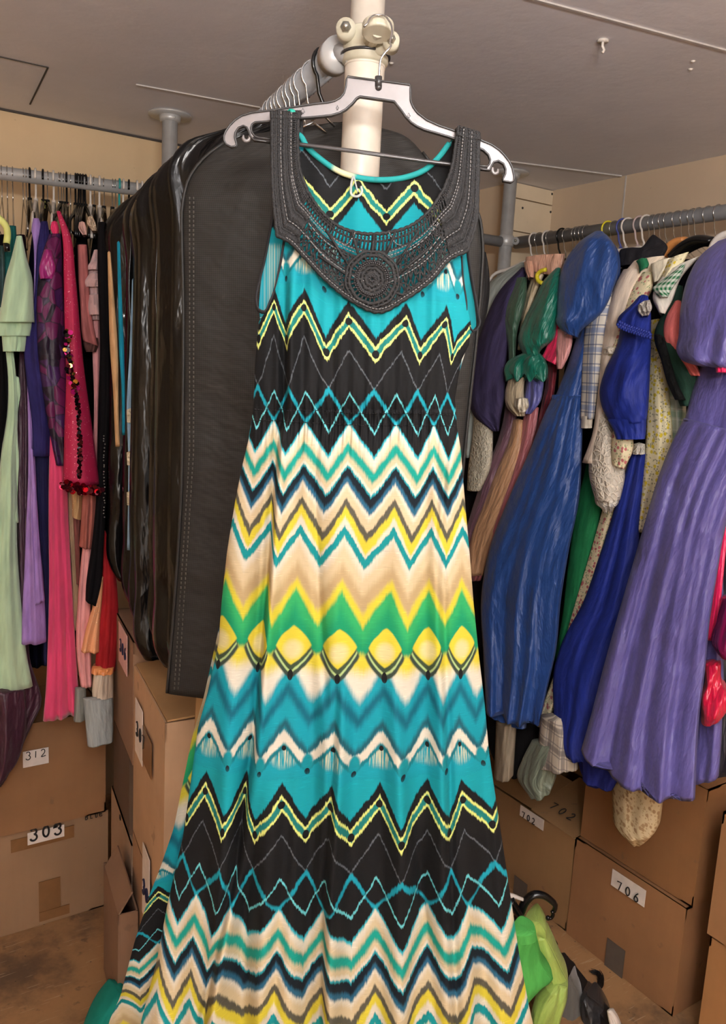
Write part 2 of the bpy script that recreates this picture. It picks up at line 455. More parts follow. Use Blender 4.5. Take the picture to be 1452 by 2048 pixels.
# boxed-in corner: boards facing the room, nailed
PX, PY = 2.145, 2.37
slab('trim_1', (PX, PY+.012, 0), (WR-PX, 0, 0), (0, WB-PY-.012, 0), (0, 0, CEIL), mwall2)
b = B(); z = CEIL-.002
for hgt in (.055, .115, .14, .14, .14, .14, .14, .14, .14):
    b.box((PX-.004, PY-.004, z-hgt+.004), (WR-PX+.004, 0, 0), (0, .016, 0), (0, 0, hgt-.004)); z -= hgt
o = structure(b.build('trim_2', mplank, smooth=False, bevel=.0015))
b = B()
for (x, y) in ((1104, 388), (1045, 416), (1101, 424), (1119, 426), (1106, 447)):
    p = hit(x, y, (0, PY-.004, 0), (0, 1, 0)); b.tube([p+[0, -.001, 0], p+[0, .003, 0]], .0045, 8)
structure(b.build('trim_3', M['rimp']))
# board joints on the ceiling and the right wall
def strip(name, P, Q, w, dep, mat, n=(0, 0, 1)):
    P, Q = np.array(P), np.array(Q); d = (Q-P)/np.linalg.norm(Q-P); s_ = np.cross(d, n)
    b = B(); b.box(P-s_*w/2, Q-P, s_*w, -np.array(n)*dep); return structure(b.build(name, mat, smooth=False))
mjoint = plain('joint_filler', (190, 184, 180), .6); mdark = plain('dark_joint', (70, 64, 60), .8)
strip('trim_4', PZ(1050, -8, CEIL), PZ(1475, 106, CEIL), .006, .003, mjoint)
strip('trim_5', PZ(96, 134, CEIL), PZ(-30, 106, CEIL), .004, .002, mdark)
strip('trim_6', PZ(96, 134, CEIL), PZ(60, 208, CEIL), .004, .002, mdark)
strip('trim_7', PZ(272, 168, CEIL), PZ(520, 214, CEIL), .005, .003, mjoint)
strip('trim_8', PZ(1020, 322, CEIL), PZ(1243, 351, CEIL), .006, .004, mjoint)
p = hit(1253, 352, (WR, 0, 0), (1, 0, 0)); strip('trim_9', (WR, p[1], CEIL-.002), (WR, p[1], .1), .005, .003, mjoint, (1, 0, 0))
# gap shadow where ceiling meets the back wall, painted as a thin dark strip
slab('trim_10', (X0, WB-.006, CEIL-.006), (WR-X0, 0, 0), (0, .006, 0), (0, 0, .006), mdark)
for nm, (x, y) in (('hook', (1206, 80)), ('screw', (1386, 122)), ('screw', (1381, 138)), ('screw', (783, 126))):
    p = PZ(x, y, CEIL); b = B()
    if nm == 'hook':
        b.tube([p, p-[0, 0, .004]], .012, 14); b.tube([p-[0, 0, .004], p-[0, 0, .012], p+np.array([.006, 0, -.018]), p+np.array([.002, 0, -.024])], .003, 8)
        setp(b.build('ceiling_hook', M['whitep']), 'small pale screw-in hook on the ceiling, upper right', 'hook')
    else:
        b.tube([p, p-[0, 0, .003]], [.006, .003], 10)
        side = {1386: 'upper of the two screw heads close together at the right', 1381: 'lower of the two screw heads close together at the right', 783: 'lone screw head just right of the cream pole'}[x]
        setp(b.build('screw_head', M['whitep']), 'ceiling %s' % side, 'screw')

# ------------------------------------------------------------------ poles and rails
RZ = 2.03
def pole(name, label, x, y, z0, r, mat, flange=True, foot=True):
    t = thing(name, label, 'pole', (x, y, z0))
    b = B(); b.tube([(x, y, z0), (x, y, CEIL-.004)], r, 28); b.build('tube', mat, t)
    if flange:
        b = B(); b.tube([(x, y, CEIL-.006), (x, y, CEIL-.0005)], .062, 32)
        b.tube([(x, y, CEIL-.022), (x, y, CEIL-.006)], [r+.006, r+.01], 28)
        b.tube([(x+.002, y-r-.004, CEIL-.014), (x+.002, y-r-.009, CEIL-.014)], .004, 8)
        b.build('ceiling_flange', M['steel'], t)
    if foot:
        b = B(); b.tube([(x, y, .0005), (x, y, .007)], .065, 32); b.build('base_flange', M['steel'], t)
    return t
plp = PZ(340, 236, CEIL-.01); PLx, PLy = plp[0], plp[1]
prp = (2.04, 2.275)
pcp = sD(1.27)(728, 170); PCx, PCy = pcp[0], pcp[1]
pl = pole('scaffold_pole', 'silver steel pole at the back left, round flange against the ceiling', PLx, PLy, .001, .0225, M['steel'])
pr = pole('scaffold_pole', 'silver steel pole at the back right beside the white boarded corner', prp[0], prp[1], .001, .0225, M['steel'])
pc = pole('scaffold_pole', 'thick cream pole in the middle, behind the clear hanger of the patterned dress', PCx, PCy, .001, .0242, M['cream_pole'], False)
def collar(t, x, y, z, r, h, mat, lugdir, name='clamp'):
    b = B(); b.tube([(x, y, z-h/2), (x, y, z-h/2+.003), (x, y, z+h/2-.003), (x, y, z+h/2)], [r-.001, r+.005, r+.005, r-.001], 28)
    o = b.build(name, mat, t)
    for sgn, ld in enumerate(lugdir):
        d = np.array([math.cos(ld), math.sin(ld), 0]); c = np.array([x, y, z])+d*(r+.012); q = np.array([-d[1], d[0], 0])
        b = B(); b.tube([c-q*.011, c+q*.011], .0125, 18); b.box(c-d*.014-q*.009-[0, 0, .009], d*.012, q*.018, (0, 0, .018)); b.build('lug', mat, o)
        b = B(); b.tube([c-q*.015, c+q*.015], .006, 6); b.build('bolt', M['bolt'], o)
    return o
fa = math.atan2(-CY, -SY)          # towards the camera
collar(pl, PLx, PLy, RZ+.02, .0225, .045, M['steel'], (fa-1.35, fa+1.9))
collar(pr, prp[0], prp[1], RZ, .0225, .04, M['steel'], (fa-1.2, fa+1.3))
# central pole fittings: clamp collar, rail socket, sleeve and the stub the dress hangs on
zc = sD(1.25)(745, 83)[2]
rtd = np.array([CY, -SY, 0]); fwd = np.array([SY, CY, 0]); PC = np.array([PCx, PCy, 0])
b = B(); zs = sD(1.25)(728, 108)[2]
b.tube([(PCx, PCy, zs-.45), (PCx, PCy, zs-.006), (PCx, PCy, zs)], [.0285, .0285, .026], 32); b.tube([(PCx, PCy, zs-.012), (PCx, PCy, zs-.009)], .0295, 32)
b.build('sleeve', M['cream_pole'], pc)
b = B(); b.tube([(PCx, PCy, zs+.002), (PCx, PCy, zs+.005)], .036, 32); b.build('rubber_ring', M['rimp'], pc)
b = B(); b.tube([(PCx, PCy, zc-.026), (PCx, PCy, zc-.022), (PCx, PCy, zc+.018), (PCx, PCy, zc+.022)], [.028, .033, .032, .026], 32); cl = b.build('clamp', M['cream_clamp'], pc)
def lug(px, py, r, off):
    c = sD(1.24-off)(px, py)
    b = B(); b.tube([c-fwd*.008, c+fwd*.016], r, 20); b.tube([c+fwd*.006, c*.0+PC+[0, 0, c[2]]-rtd*0], .010, 10); b.build('lug', M['cream_clamp'], cl)
    b = B(); b.tube([c-fwd*.013, c-fwd*.008], r*.55, 6); b.ball(c-fwd*.013, r*.35, 8, 6); b.build('bolt', M['bolt'], cl)
lug(692, 60, .0135, .0); lug(782, 84, .0115, .02)
c0 = sD(1.20)(756, 58); b = B(); tilt = np.array([0, 0, 1.0])+fwd*.25; tilt /= np.linalg.norm(tilt)
b.tube([c0-tilt*.008, c0-tilt*.006, c0+tilt*.006, c0+tilt*.008], [.020, .0215, .0215, .019], 28); b.tube([c0, np.array([PCx, PCy, c0[2]])], .011, 12)
es = b.build('end_stub', M['cream_clamp'], cl, smooth=False, bevel=.0012)
def rail(label, P, Q, r, mat):
    b = B(); b.tube([P, Q], r, 24); o = b.build('clothes_rail', mat); return setp(o, label, 'rail')
RLx0 = PZ(0, 346, RZ); RLy = RLx0[1]; RLslope = (PLy-.0-RLy)/(PLx-RLx0[0])
RP0 = np.array([PLx-.03, PZ(300, 380, RZ)[1], RZ]); RPd = RP0-RLx0; RPd /= np.linalg.norm(RPd)
rail('grey clothes rail along the back left wall, packed with hangers', RP0-RPd*1.3, RP0+RPd*.0, .0175, M['steel'])
RR0 = PZ(1032, 486, RZ); RR1 = PZ(1452, 424, RZ); RRd = (RR1-RR0)/np.linalg.norm(RR1-RR0)
rail('grey clothes rail along the right wall, under a row of wire hooks', RR0, RR0+RRd*2.0, .0205, M['rail'])
e = np.array([prp[0]-.026, prp[1]+.0, RZ-.005]); rail('short grey rail running left from the back right pole behind the matte bag', e, e+np.array([-.55, .02, 0]), .0175, M['rail'])
CR0 = sD(1.29)(672, 112); CR0[2] = 2.0; CR0 = PZ(672, 112, 2.0)+0; CR1 = np.array([PLx-.012, PLy-.04, 2.0]); CRd = (CR1-CR0)/np.linalg.norm(CR1-CR0)
cr = rail('grey clothes rail from the cream pole back to the left pole, holding black bags', CR0, CR1, .0195, M['rail'])
b = B(); b.tube([CR0-CRd*.012, CR0+CRd*.014], .0245, 24); b.tube([CR0-CRd*.006+[0, 0, .004], np.array([PCx-.02, PCy, zc-.02])], .011, 10)
b.build('rail_socket', M['steel'], cr)

# ------------------------------------------------------------------ hangers
def hanger_tpl(kind, mat, R):
    """origin at rail centre, rail along local X, body along local Y"""
    t = bpy.data.objects.new('clothes_hanger', None); t.location = (0, 0, 0); t['k'] = 1
    hr = {'wire': .0014, 'plastic': .0030}[('wire' if kind in ('wire', 'blackbody', 'short') else 'plastic')]
    Rr = R+hr+.001; b = B()
    pts = [(0, Rr*math.cos(a), Rr*math.sin(a)) for a in np.linspace(math.radians(200), math.radians(-50), 16)]
    pts += [(0, .010, -R-.022), (0, .002, -R-.034), (0, 0, -R-.052)]
    b.tube(pts, hr, 7)
    hk = b.build('hook', M['wire'] if kind in ('wire', 'blackbody', 'short') else mat, t)
    zb = -R-.05; b = B()
    if kind in ('short', 'shortblack'):
        b.tube([(0, .022, zb-.012), (0, 0, zb), (0, -.022, zb-.012)], .002, 6); bm = M['wire']
    elif kind == 'wire':
        loop = [(0, 0, zb), (0, .19, zb-.085), (0, .2, zb-.098), (0, .19, zb-.103), (0, -.19, zb-.103), (0, -.2, zb-.098), (0, -.19, zb-.085)]
        b.tube(loop, .0013, 6, True); bm = M['wire']
    else:
        P = catmull([(0, -.205, zb-.105), (0, -.19, zb-.075), (0, -.10, zb-.035), (0, 0, zb), (0, .10, zb-.035), (0, .19, zb-.075), (0, .205, zb-.105)], 24)
        rr = [.0045+.0025*math.sin(math.pi*i/23) for i in range(24)]
        b.tube(P, rr, 8, flat=.8); b.tube([(0, -.185, zb-.085), (0, .185, zb-.085)], .0028, 6); b.tube([(0, 0, zb-.004), (0, 0, zb+.012)], .006, 8)
        bm = mat
    b.build('shoulders', bm, t)
    t.rotation_mode = 'XYZ'
    return t
TPL = {}
def hanger(kind, matkey, R, P, d, label, group=None, yaw=0.0, tagc=None):
    k = (kind, matkey, R)
    if k not in TPL: TPL[k] = hanger_tpl(kind, M[matkey], R); src = TPL[k]
    src = TPL[k]
    t = bpy.data.objects.new('clothes_hanger', None); COL.objects.link(t); t.empty_display_size = .03
    t.location = Vector([float(v) for v in P]); t.rotation_euler = (0, 0, math.atan2(d[1], d[0])+yaw)
    for ch in [c for c in bpy.data.objects if c.parent == src]:
        c = ch.copy(); c.name = ch.name.split('.')[0]; c.parent = t; COL.objects.link(c)
    setp(t, label, 'hanger', group)
    if tagc:
        b = B(); b.box((-.005, -.004, -R-.062), (.010, 0, 0), (0, .008, 0), (0, 0, .020)); b.V = [(x, y, z) for x, y, z in b.V]
        me = mesh('size_tag', b.V, b.F, plain('size_tag_plastic', tagc, .4), None, None, False, (0, 0, 0)); me.parent = t; me.location = (0, 0, 0)
    return t
def on_rail(px, P0, d, yref):
    """rail point seen at image column px"""
    z = P0[2]; y = yref(px); p = PZ(px, y, z); s = float(np.dot(p-P0, d)); return P0+d*s
rng = random.Random(5)
yl = lambda x: 346+(x)*.117
for px, kd in ((3, 'w'), (14, 'w'), (25, 'w'), (46, 'w'), (52, 'w'), (59, 'B'), (71, 'W'), (86, 'BY'), (95, 'b'), (107, 'W2'), (117, 'w'), (122, 'b'), (127, 'b'), (133, 'BR'), (141, 'w'),
               (151, 'B'), (156, 'B'), (161, 'B'), (166, 'B'), (171, 'B'), (181, 'W3'), (188, 'b'), (199, 'W4'), (208, 'b'), (225, 'b'), (231, 'w'), (239, 'T'), (247, 'W5'), (258, 'B'), (274, 'W6'), (284, 'W7')):
    P = on_rail(px, RLx0, RPd, yl); yw = rng.uniform(-.12, .12)
    if kd == 'w': hanger('wire', 'wire', .0175, P, RPd, 'thin silver wire hanger on the back left rail', 'wire hangers on the back left rail', yw)
    elif kd == 'b': hanger('blackbody', 'blackp', .0175, P, RPd, 'black plastic hanger with a silver wire hook on the back left rail', 'black hangers with wire hooks on the left rail', yw)
    elif kd == 'B': hanger('plastic', 'blackp', .0175, P, RPd, 'all black plastic hanger on the back left rail', 'all black hangers on the left rail', yw)
    elif kd == 'BY': hanger('plastic', 'blackp', .0175, P, RPd, 'black hanger with a small yellow tag on its neck, left rail', None, 0, (228, 226, 90))
    elif kd == 'BR': hanger('plastic', 'blackp', .0175, P, RPd, 'black hanger with a small red tag on its neck, left rail', None, 0, (225, 70, 80))
    elif kd == 'T': hanger('plastic', 'tealp', .0175, P, RPd, 'teal plastic hanger near the right end of the left rail', None, 0)
    else:
        lb = {'W': 'white plastic hanger left of the yellow tag on the left rail', 'W2': 'white plastic hanger above the crimson glittered sleeve, left rail', 'W3': 'white plastic hanger just right of the cluster of black hooks', 'W4': 'white plastic hanger next to the black bags above the beige shoulder',
              'W5': 'cream plastic hanger touching the teal one on the left rail', 'W6': 'left one of the last two white hangers on the left rail', 'W7': 'right one of the last two white hangers, by the silver pole'}[kd]
        hanger('plastic', 'whitep', .0175, P, RPd, lb, None, 0)
yr = lambda x: 486-(x-1032)*.1476
for px, kd in ((1068, 'W'), (1080, 'w'), (1094, 'W2'), (1102, 'w'), (1124, 'B'), (1136, 'w'), (1152, 'w'), (1159, 'w'), (1166, 'w'), (1174, 'w'), (1216, 'Y'), (1230, 'w'), (1246, 'U'), (1256, 'W3'), (1280, 'P'), (1293, 'W4'), (1306, 'w'), (1318, 'w'), (1327, 'w'), (1339, 'w'),
               (1356, 'w'), (1370, 'w'), (1386, 'w'), (1398, 'w'), (1417, 'w'), (1437, 'w')):
    P = on_rail(px, RR0, RRd, yr); yw = rng.uniform(-.25, .1)+math.pi
    D = dict(W='white hanger nearest the back right pole', W2='second white hanger from the back right pole', B='all black plastic hanger on the right rail', Y='yellow plastic hanger behind the shoulder of the blue dress', U='blue plastic hanger on the right rail', W3='slim white hanger right of the blue one',
             P='dusty pink plastic hanger on the right rail', W4='thick white hanger beside the dusty pink one')
    mk = dict(W='whitep', W2='whitep', B='blackp', Y='yellowp', U='bluep', W3='whitep', P='pinkp', W4='whitep')
    if kd == 'w': hanger('wire', 'wire', .0205, P, RRd, 'silver wire hook hanger on the right rail', 'wire hangers on the right rail', yw)
    else: hanger('plastic', mk[kd], .0205, P, RRd, D[kd], None, yw)
yc = lambda x: 112+(672-x)*.645
for i, px in enumerate((511, 516, 522, 530, 538, 550, 561, 572, 584, 597, 618, 645)):
    P = on_rail(px, CR0, CRd, yc)
    if px == 645: hanger('shortblack', 'blackp', .0195, P, CRd, 'black hanger hook nearest the cream pole, carrying the matte bag', None, .3)
    else: hanger('short', 'wire', .0195, P, CRd, 'silver wire hanger on the middle rail above the black bags', 'wire hangers on the middle rail', rng.uniform(-.1, .3))
for t in TPL.values():
    for c in [c for c in bpy.data.objects if c.parent == t]: bpy.data.objects.remove(c)
    bpy.data.objects.remove(t)

# ------------------------------------------------------------------ cardboard boxes
def carton(label, o, a, b_, h, rgb, seed=0, cat='box', tapes=(), flaps=(), closed=True):
    """o: front-left-bottom corner; a: vector along the seen face; b_: vector into depth"""
    o = np.array(o, float); a = np.array(a, float); b_ = np.array(b_, float)
    la, lb = np.linalg.norm(a), np.linalg.norm(b_); ua, ub = a/la, b_/lb; uz = np.array([0, 0, 1.])
    t = thing('cardboard_box', label, cat, o+a/2+b_/2); mt = cardboard(rgb, seed)
    nn = 10; bm = B(); rg = random.Random(seed)
    # four walls as bowed sheets, plus base and lid
    def sheet(P, e1, e2, nrm, thick=.004, bow=.004):
        V = []; k = nn
        for side in (0, 1):
            for i in range(k+1):
                for j in range(k+1):
                    u, v = i/k, j/k; V.append(P+e1*u+e2*v+nrm*(bow*math.sin(math.pi*u)*math.sin(math.pi*v)*bs - side*thick))
        Fc = []; q = (k+1)**2
        for i in range(k):
            for j in range(k):
                c = i*(k+1)+j; f = (c, c+k+1, c+k+2, c+1); Fc.append(f); Fc.append(tuple(x+q for x in f[::-1]))
        for i in range(k):
            c = i*(k+1); Fc.append((c, c+q, c+k+1+q, c+k+1)); c2 = c+k; Fc.append((c2, c2+k+1, c2+k+1+q, c2+q))
            Fc.append((i, i+1, i+1+q, i+q)); c3 = k*(k+1)+i; Fc.append((c3, c3+q, c3+1+q, c3+1))
        bm.add(V, Fc)
    bs = rg.choice((1, .6, 1.3))
    sheet(o, a, uz*h, -ub); sheet(o+b_, a, uz*h, ub); sheet(o, b_, uz*h, -ua); sheet(o+a, b_, uz*h, ua)
    bm.box(o, a, b_, uz*.004)
    bm.build('carton_body', mt, t, smooth=False)
    if closed:
        bm = B(); bm.box(o+uz*(h-.004), a, b_*.497, uz*.004); bm.build('flap', mt, t, smooth=False)
        bm = B(); bm.box(o+uz*(h-.004)+b_*.503, a, b_*.497, uz*.004); bm.build('flap', mt, t, smooth=False)
    for (P, e1, e2) in flaps:
        P, e1, e2 = [np.array(v, float) for v in (P, e1, e2)]; nr = np.cross(e1, e2); nr /= np.linalg.norm(nr)
        bm = B(); bm.box(P, e1, e2, nr*.004); f = bm.build('flap', mt, t, smooth=False); f['label'] = 'open cardboard flap'
    for ti, (P, e1, e2, mk) in enumerate(tapes):
        P, e1, e2 = [np.array(v, float) for v in (P, e1, e2)]; nr = np.cross(e1, e2); nr /= np.linalg.norm(nr)
        bm = B(); bm.box(P+nr*.0014*ti, e1, e2, nr*.0012); bm.build('tape' if 'tape' in mk else 'paper_label', M[mk], t, smooth=False)
    t['m'] = 0; del t['m']
    return t
Xv, Yv, Zv = np.array([1., 0, 0]), np.array([0, 1., 0]), np.array([0, 0, 1.])
def quadtape(face, px0, py0, w, h, ux, mk):
    P = face(px0, py0); return (P-np.array(face.n)*0, np.array(ux)*w, Zv*h, mk)
# back left pair (303 below 312): seen face on y = 2.165
fy = 2.165
def fB(x, y): return hit(x, y, (0, fy-.0022-.003, 0), (0, 1, 0))
xr_ = hit(216, 1700, (0, fy, 0), (0, 1, 0))[0]
def tp(face, x0, y0, x1, y1, mk, along, nrm):
    """tape from image corner (x0,y0) lower-left to size given by another corner"""
    P, Q = face(x0, y0), face(x1, y1); d = np.array(along, float); w = float(np.dot(Q-P, d)); h = Q[2]-P[2]
    if np.dot(np.cross(d*w, Zv*h), nrm) < 0: P = P+d*w; w = -w
    return (P, d*w, Zv*h, mk)
nB = np.array([0, -1., 0])
b303 = carton('closed brown cardboard box on the floor at the left, labelled 303', (xr_-.56, fy, .001), (.56, 0, 0), (0, .5, 0), .296, (150, 118, 88), 1,
  tapes=[tp(fB, 22, 1706, 148, 1650, 'tape', Xv, nB), tp(fB, 55, 1690, 128, 1648, 'label', Xv, nB), tp(fB, 78, 1840, 120, 1752, 'tape', Xv, nB), tp(fB, 78, 1842, 138, 1806, 'tape', Xv, nB)])
P = fB(60, 1672); write('writing', '303', fB(59, 1682)+Zv*.001+nB*.003, Xv, Zv, .034, b303, M['ink'], .0028, .92)
P = fB(107, 1660); write('scribble', '~', P+nB*.003+Zv*.004, Xv, Zv, .014, b303, M['ink'], .002)
P = fB(170, 1640); write('writing', 'BLUE', P, Xv, Zv, .014, b303, M['ink'], .0011, .95)
b312 = carton('brown cardboard box at the left stacked on the 303 box, labelled 312', (xr_-.57, fy-.012, .300), (.56, 0, 0), (0, .5, 0), .30, (142, 102, 66), 2,
  tapes=[tp(fB, 0, 1590, 206, 1535, 'tape', Xv, nB), tp(fB, 40, 1650, 116, 1578, 'tape', Xv, nB)])
fB2 = lambda x, y: hit(x, y, (0, fy-.012-.0065, 0), (0, 1, 0))
b312_l = tp(fB2, 46, 1536, 97, 1494, 'label', Xv, nB); bm = B(); nr = nB
bm.box(b312_l[0], b312_l[1], b312_l[2], nB*.0009); bm.build('paper_label', M['label'], b312, smooth=False)
write('writing', '312', fB2(51, 1520)+nB*.001, Xv, Zv, .022, b312, M['ink'], .0012, .85)
# middle stack, turned to follow the middle rail
th = math.radians(7.6); dC = np.array([math.sin(th), math.cos(th), 0]); nC = np.array([math.cos(th), -math.sin(th), 0])
pS = PZ(240, 1893, 0)
def fC(x, y, off=.006): return hit(x, y, pS-nC*off, nC)
def sp(y): return pS+dC*((y-pS[1])/dC[1])     # base point on the left face line at world y
def car_c(label, y0, y1, z0, h, wd, rgb, seed, **k):
    P = sp(y0)+Zv*z0; L = (y1-y0)/dC[1]
    return carton(label, P, dC*L, nC*wd, h, rgb, seed, **k)
nl = -nC
c302 = car_c('cardboard box at the bottom of the middle stack, directly under the 307 box', 1.455, 1.80, .001, .436, .44, (170, 132, 100), 3,
  tapes=[tp(fC, 285, 1822, 300, 1722, 'label', dC, nl)])
P = fC(286, 1782, .0085); write('writing', '302', P, -dC, Zv, .034, c302, M['navyink'], .0022, .95)
c307 = car_c('large pale brown cardboard box with open flaps, labelled 307, under the matte bag', 1.465, 1.80, .440, .415, .44, (196, 160, 126), 4, closed=False,
  tapes=[tp(fC, 271, 1500, 286, 1424, 'label', dC, nl), tp(fC, 287, 1520, 305, 1487, 'tape', dC, nl)],
  flaps=[])
P = fC(273, 1458, .0085); write('writing', '307', P-Zv*.012, -dC, Zv, .034, c307, M['ink'], .0015, 1.05)
# flaps of 307: side flap folded in, front flap stood up against the bag
A = sp(1.465)+Zv*.857; bm = B()
bm.box(A+nC*.004, dC*.33, nC*.20+Zv*.012, Zv*.004); f = bm.build('flap', cardboard((178, 138, 92), 5), c307, smooth=False); f['label'] = 'cardboard flap folded in along the left side'
bm = B(); P0 = A+nC*.055-dC*.006
bm.box(P0-Zv*.07, nC*.34, Zv*.125-dC*.012, -dC*.004); f = bm.build('flap', cardboard((190, 148, 100), 6), c307, smooth=False); f['label'] = 'front flap standing up'
bm = B(); bm.box(A+nC*.056-dC*.012-Zv*.068, nC*.335, Zv*.05, -dC*.001); bm.build('tape', plain('shiny_tape', (206, 160, 104), .2), c307, smooth=False)
c306 = car_c('cardboard box with a pale pink label reading 306, behind the 307 box', 1.812, 2.09, .600, .305, .44, (150, 116, 90), 7,
  tapes=[tp(fC, 238, 1320, 255, 1272, 'pinklabel', dC, nl)])
P = fC(240, 1300, .0085); write('writing', '306', P, -dC, Zv, .032, c306, M['navyink'], .0014, 1.0)
car_c('cardboard box coloured dark for the shade under the 306 box', 1.85, 2.09, .40, .198, .40, (96, 74, 56), 8)  # cardboard colour darkened to give the shaded gap below the upper box
clw = car_c('low pale box at the far bottom of the middle stack', 1.82, 2.13, .001, .385, .42, (176, 146, 120), 9)
write('scribble', '~', fC(240, 1640, .0075), -dC, Zv, .02, clw, M['ink'], .0012)
# low box with its flap hanging open in front of the stack
P = sp(1.69)-nC*.052+Zv*.001
clf = carton('low cardboard box with one flap standing open, squeezed beside the middle stack', P, dC*.22, nC*.045, .30, (140, 108, 84), 10, closed=False,
  flaps=[(P+Zv*.302, dC*.20, -nC*.0+nC*.03+Zv*.05)])
# right wall boxes, seen face on x = 1.71
fx = 1.712
def fR(x, y, off=.006): return hit(x, y, (fx-off, 0, 0), (1, 0, 0))
nR = np.array([-1., 0, 0]); ND = -Yv
y6a, y6b = 1.425, 1.068
def car_r(label, ya, yb, z0, h, rgb, seed, x=fx, wd=.55, **k):
    return carton(label, (x, ya, z0), (0, yb-ya, 0), (wd, 0, 0), h, rgb, seed, **k)
b706 = car_r('brown cardboard box on the floor at the right, labelled 706, grey tape at its foot', y6a, y6b, .001, .298, (150, 106, 68), 11,
  tapes=[tp(fR, 1220, 1782, 1287, 1790, 'label', ND, nR) if False else (fR(1288, 1815), Yv*.108, Zv*.047, 'label'), (fR(1243, 1958), Yv*.060, Zv*.082, 'greytape')])
write('writing', '706', fR(1232, 1788, .0085)+Zv*.016, ND, Zv, .026, b706, M['ink'], .0017, 1.05)
bup = car_r('large plain brown cardboard box on top of the 706 box', y6a-.004, y6b-.058+.05, .303, .31, (142, 98, 58), 12, x=fx+.012)
bm = B()
b702 = car_r('brown cardboard box labelled 702 with its top flaps folded open', 1.80, y6a+.006, .001, .285, (148, 112, 72), 13, x=fx+.004, closed=False,
  tapes=[(fR(1086, 1662), Yv*.098, Zv*.034, 'label'), (fR(1048, 1830), Yv*.055, Zv*.10, 'greytape')],
  flaps=[((fx+.006, 1.80, .292), (0, -.20, .0), (.16, 0, .05)), ((fx-.002, 1.60, .293), (0, -.17, -.004), (.20, 0, .055)), ((fx-.006, 1.80, .20), (0, -.37, 0), (-.012, 0, .095)) if False else ((fx+.3, 1.80, .29), (0, -.37, 0), (.2, 0, .06))])
write('writing', '702', fR(1043, 1641, .0085)+Zv*.012, ND, Zv, .020, b702, M['ink'], .0015, 1.05)
P = hit(1096, 1614, (fx-.012, 0, .297), (-.265, 0, .965)); write('writing', '702', P, ND, np.array([.965, 0, .265]), .03, b702, M['ink'], .0015, 1.15)
far = car_r('cardboard box standing on the floor at the right edge, lower of two', .985, .60, .001, .29, (166, 118, 72), 14, x=1.69)
car_r('cardboard box at the right edge, upper of two', .992, .60, .293, .31, (160, 116, 76), 15, x=1.685)
# ------------------------------------------------------------------ garments on the back left rail
def G(name, label, cat, surf, px, py, group=None):
    return thing(name, label, cat, surf(px, py), group)
def sheet_garment(name, label, cat, rows, surf, mat, **k):
    o = drape(name, rows, surf, mat, None, **k); return setp(o, label, cat)
# dark backing clothes added to stand for the dark gaps between the coloured ones
for i, (x0, x1, yt, yb, c, lb) in enumerate((
  (-12, 24, 470, 1380, (14, 14, 16), 'black filler dress added for the dark gap at the left edge behind the mint one'),
  (22, 58, 470, 1340, (30, 14, 24), 'very dark plum filler dress added for the dark gap between the mint and lavender dresses'),
  (56, 92, 470, 1330, (16, 16, 34), 'near-black navy filler dress added for the dark gap behind the lavender one'),
  (90, 118, 460, 1150, (12, 12, 14), 'black filler garment added for the dark gap behind the purple petal dress'),
  (112, 150, 470, 1250, (20, 16, 18), 'charcoal black filler dress added for the dark gap behind the crimson sleeve'),
  (146, 182, 470, 1290, (14, 12, 14), 'black filler dress added for the dark gap behind the dusty rose sleeve'),
  (178, 232, 470, 1150, (10, 10, 11), 'black velvet filler dress added for the dark gap behind the beige strip at the bags'))):
    t = G('dress', lb, 'dress', sL(-.12), (x0+x1)/2, yt)
    drape('dress_body', [(yt, x0+8, x1-8), (yt+50, x0+2, x1-3), (900, x0, x1), (yb, x0-2, x1+2)], sL(-.12), cloth(c, 'velvet'), t, depth=.25, folds=2.5, amp=.012, seed=100+i)
def LG(name, label, cat, at, parts, off=0.0):
    """parts: (part name, rows, material, kwargs)"""
    t = G(name, label, cat, sL(off), *at)
    for i, p in enumerate(parts):
        k = dict(depth=.18, seed=hash(name+label) % 97 if False else (len(label)*7+i*13) % 89); k.update(p[3] if len(p) > 3 else {})
        of = k.pop('off', off); lb = k.pop('lb', None)
        o = drape(p[0], p[1], sL(of), p[2], t, **k)
        if lb: o['label'] = lb
    return t
mint = cloth((178, 208, 172), 'chiffon')
LG('dress', 'long mint green chiffon dress with ruffled sleeve at the left edge', 'dress', (38, 470), [
  ('dress_body', [(690, 10, 26), (760, 16, 33), (830, 14, 36), (900, 3, 33), (1000, -4, 34), (1100, -12, 35), (1200, -20, 42), (1300, -25, 52), (-25, 1392, 66, 1372)], mint, dict(folds=2.2, amp=.016, off=.03)),
  ('sleeve', [(472, 33, 44), (510, 24, 52), (560, 10, 65), (600, 4, 67), (645, -4, 69)], mint, dict(folds=1.8, amp=.008, bulge=.05, off=.07)),
  ('ruffle', [(615, -4, 60), (640, -8, 64), (672, -8, 60)], mint, dict(folds=4, amp=.010, off=.062)),
  ('ruffle', [(650, 2, 52), (680, 4, 53), (703, 6, 50)], mint, dict(folds=4, amp=.010, off=.055)),
  ('frill', [(755, 26, 38), (790, 30, 41), (800, 32, 39), (880, 28, 36), (905, 30, 38), (1010, 28, 35), (1045, 29, 38)], mint, dict(folds=1, amp=.006, wr=.006, depth=.05, off=.03))])
LG('dress', 'dark teal dress at the far left, behind the mint sleeve', 'dress', (20, 460), [
  ('dress_body', [(452, 16, 32), (500, 8, 34), (560, 4, 24), (620, -10, 14)], cloth((24, 92, 88), 'cotton'), dict(folds=1.5, off=.0))])
LG('dress', 'dark teal satin dress strap end at the very edge, under a lime hanger', 'dress', (0, 500), [
  ('dress_body', [(492, -14, 8), (560, -14, 10), (640, -16, 4)], cloth((30, 60, 62), 'satin'), dict(off=.02))])
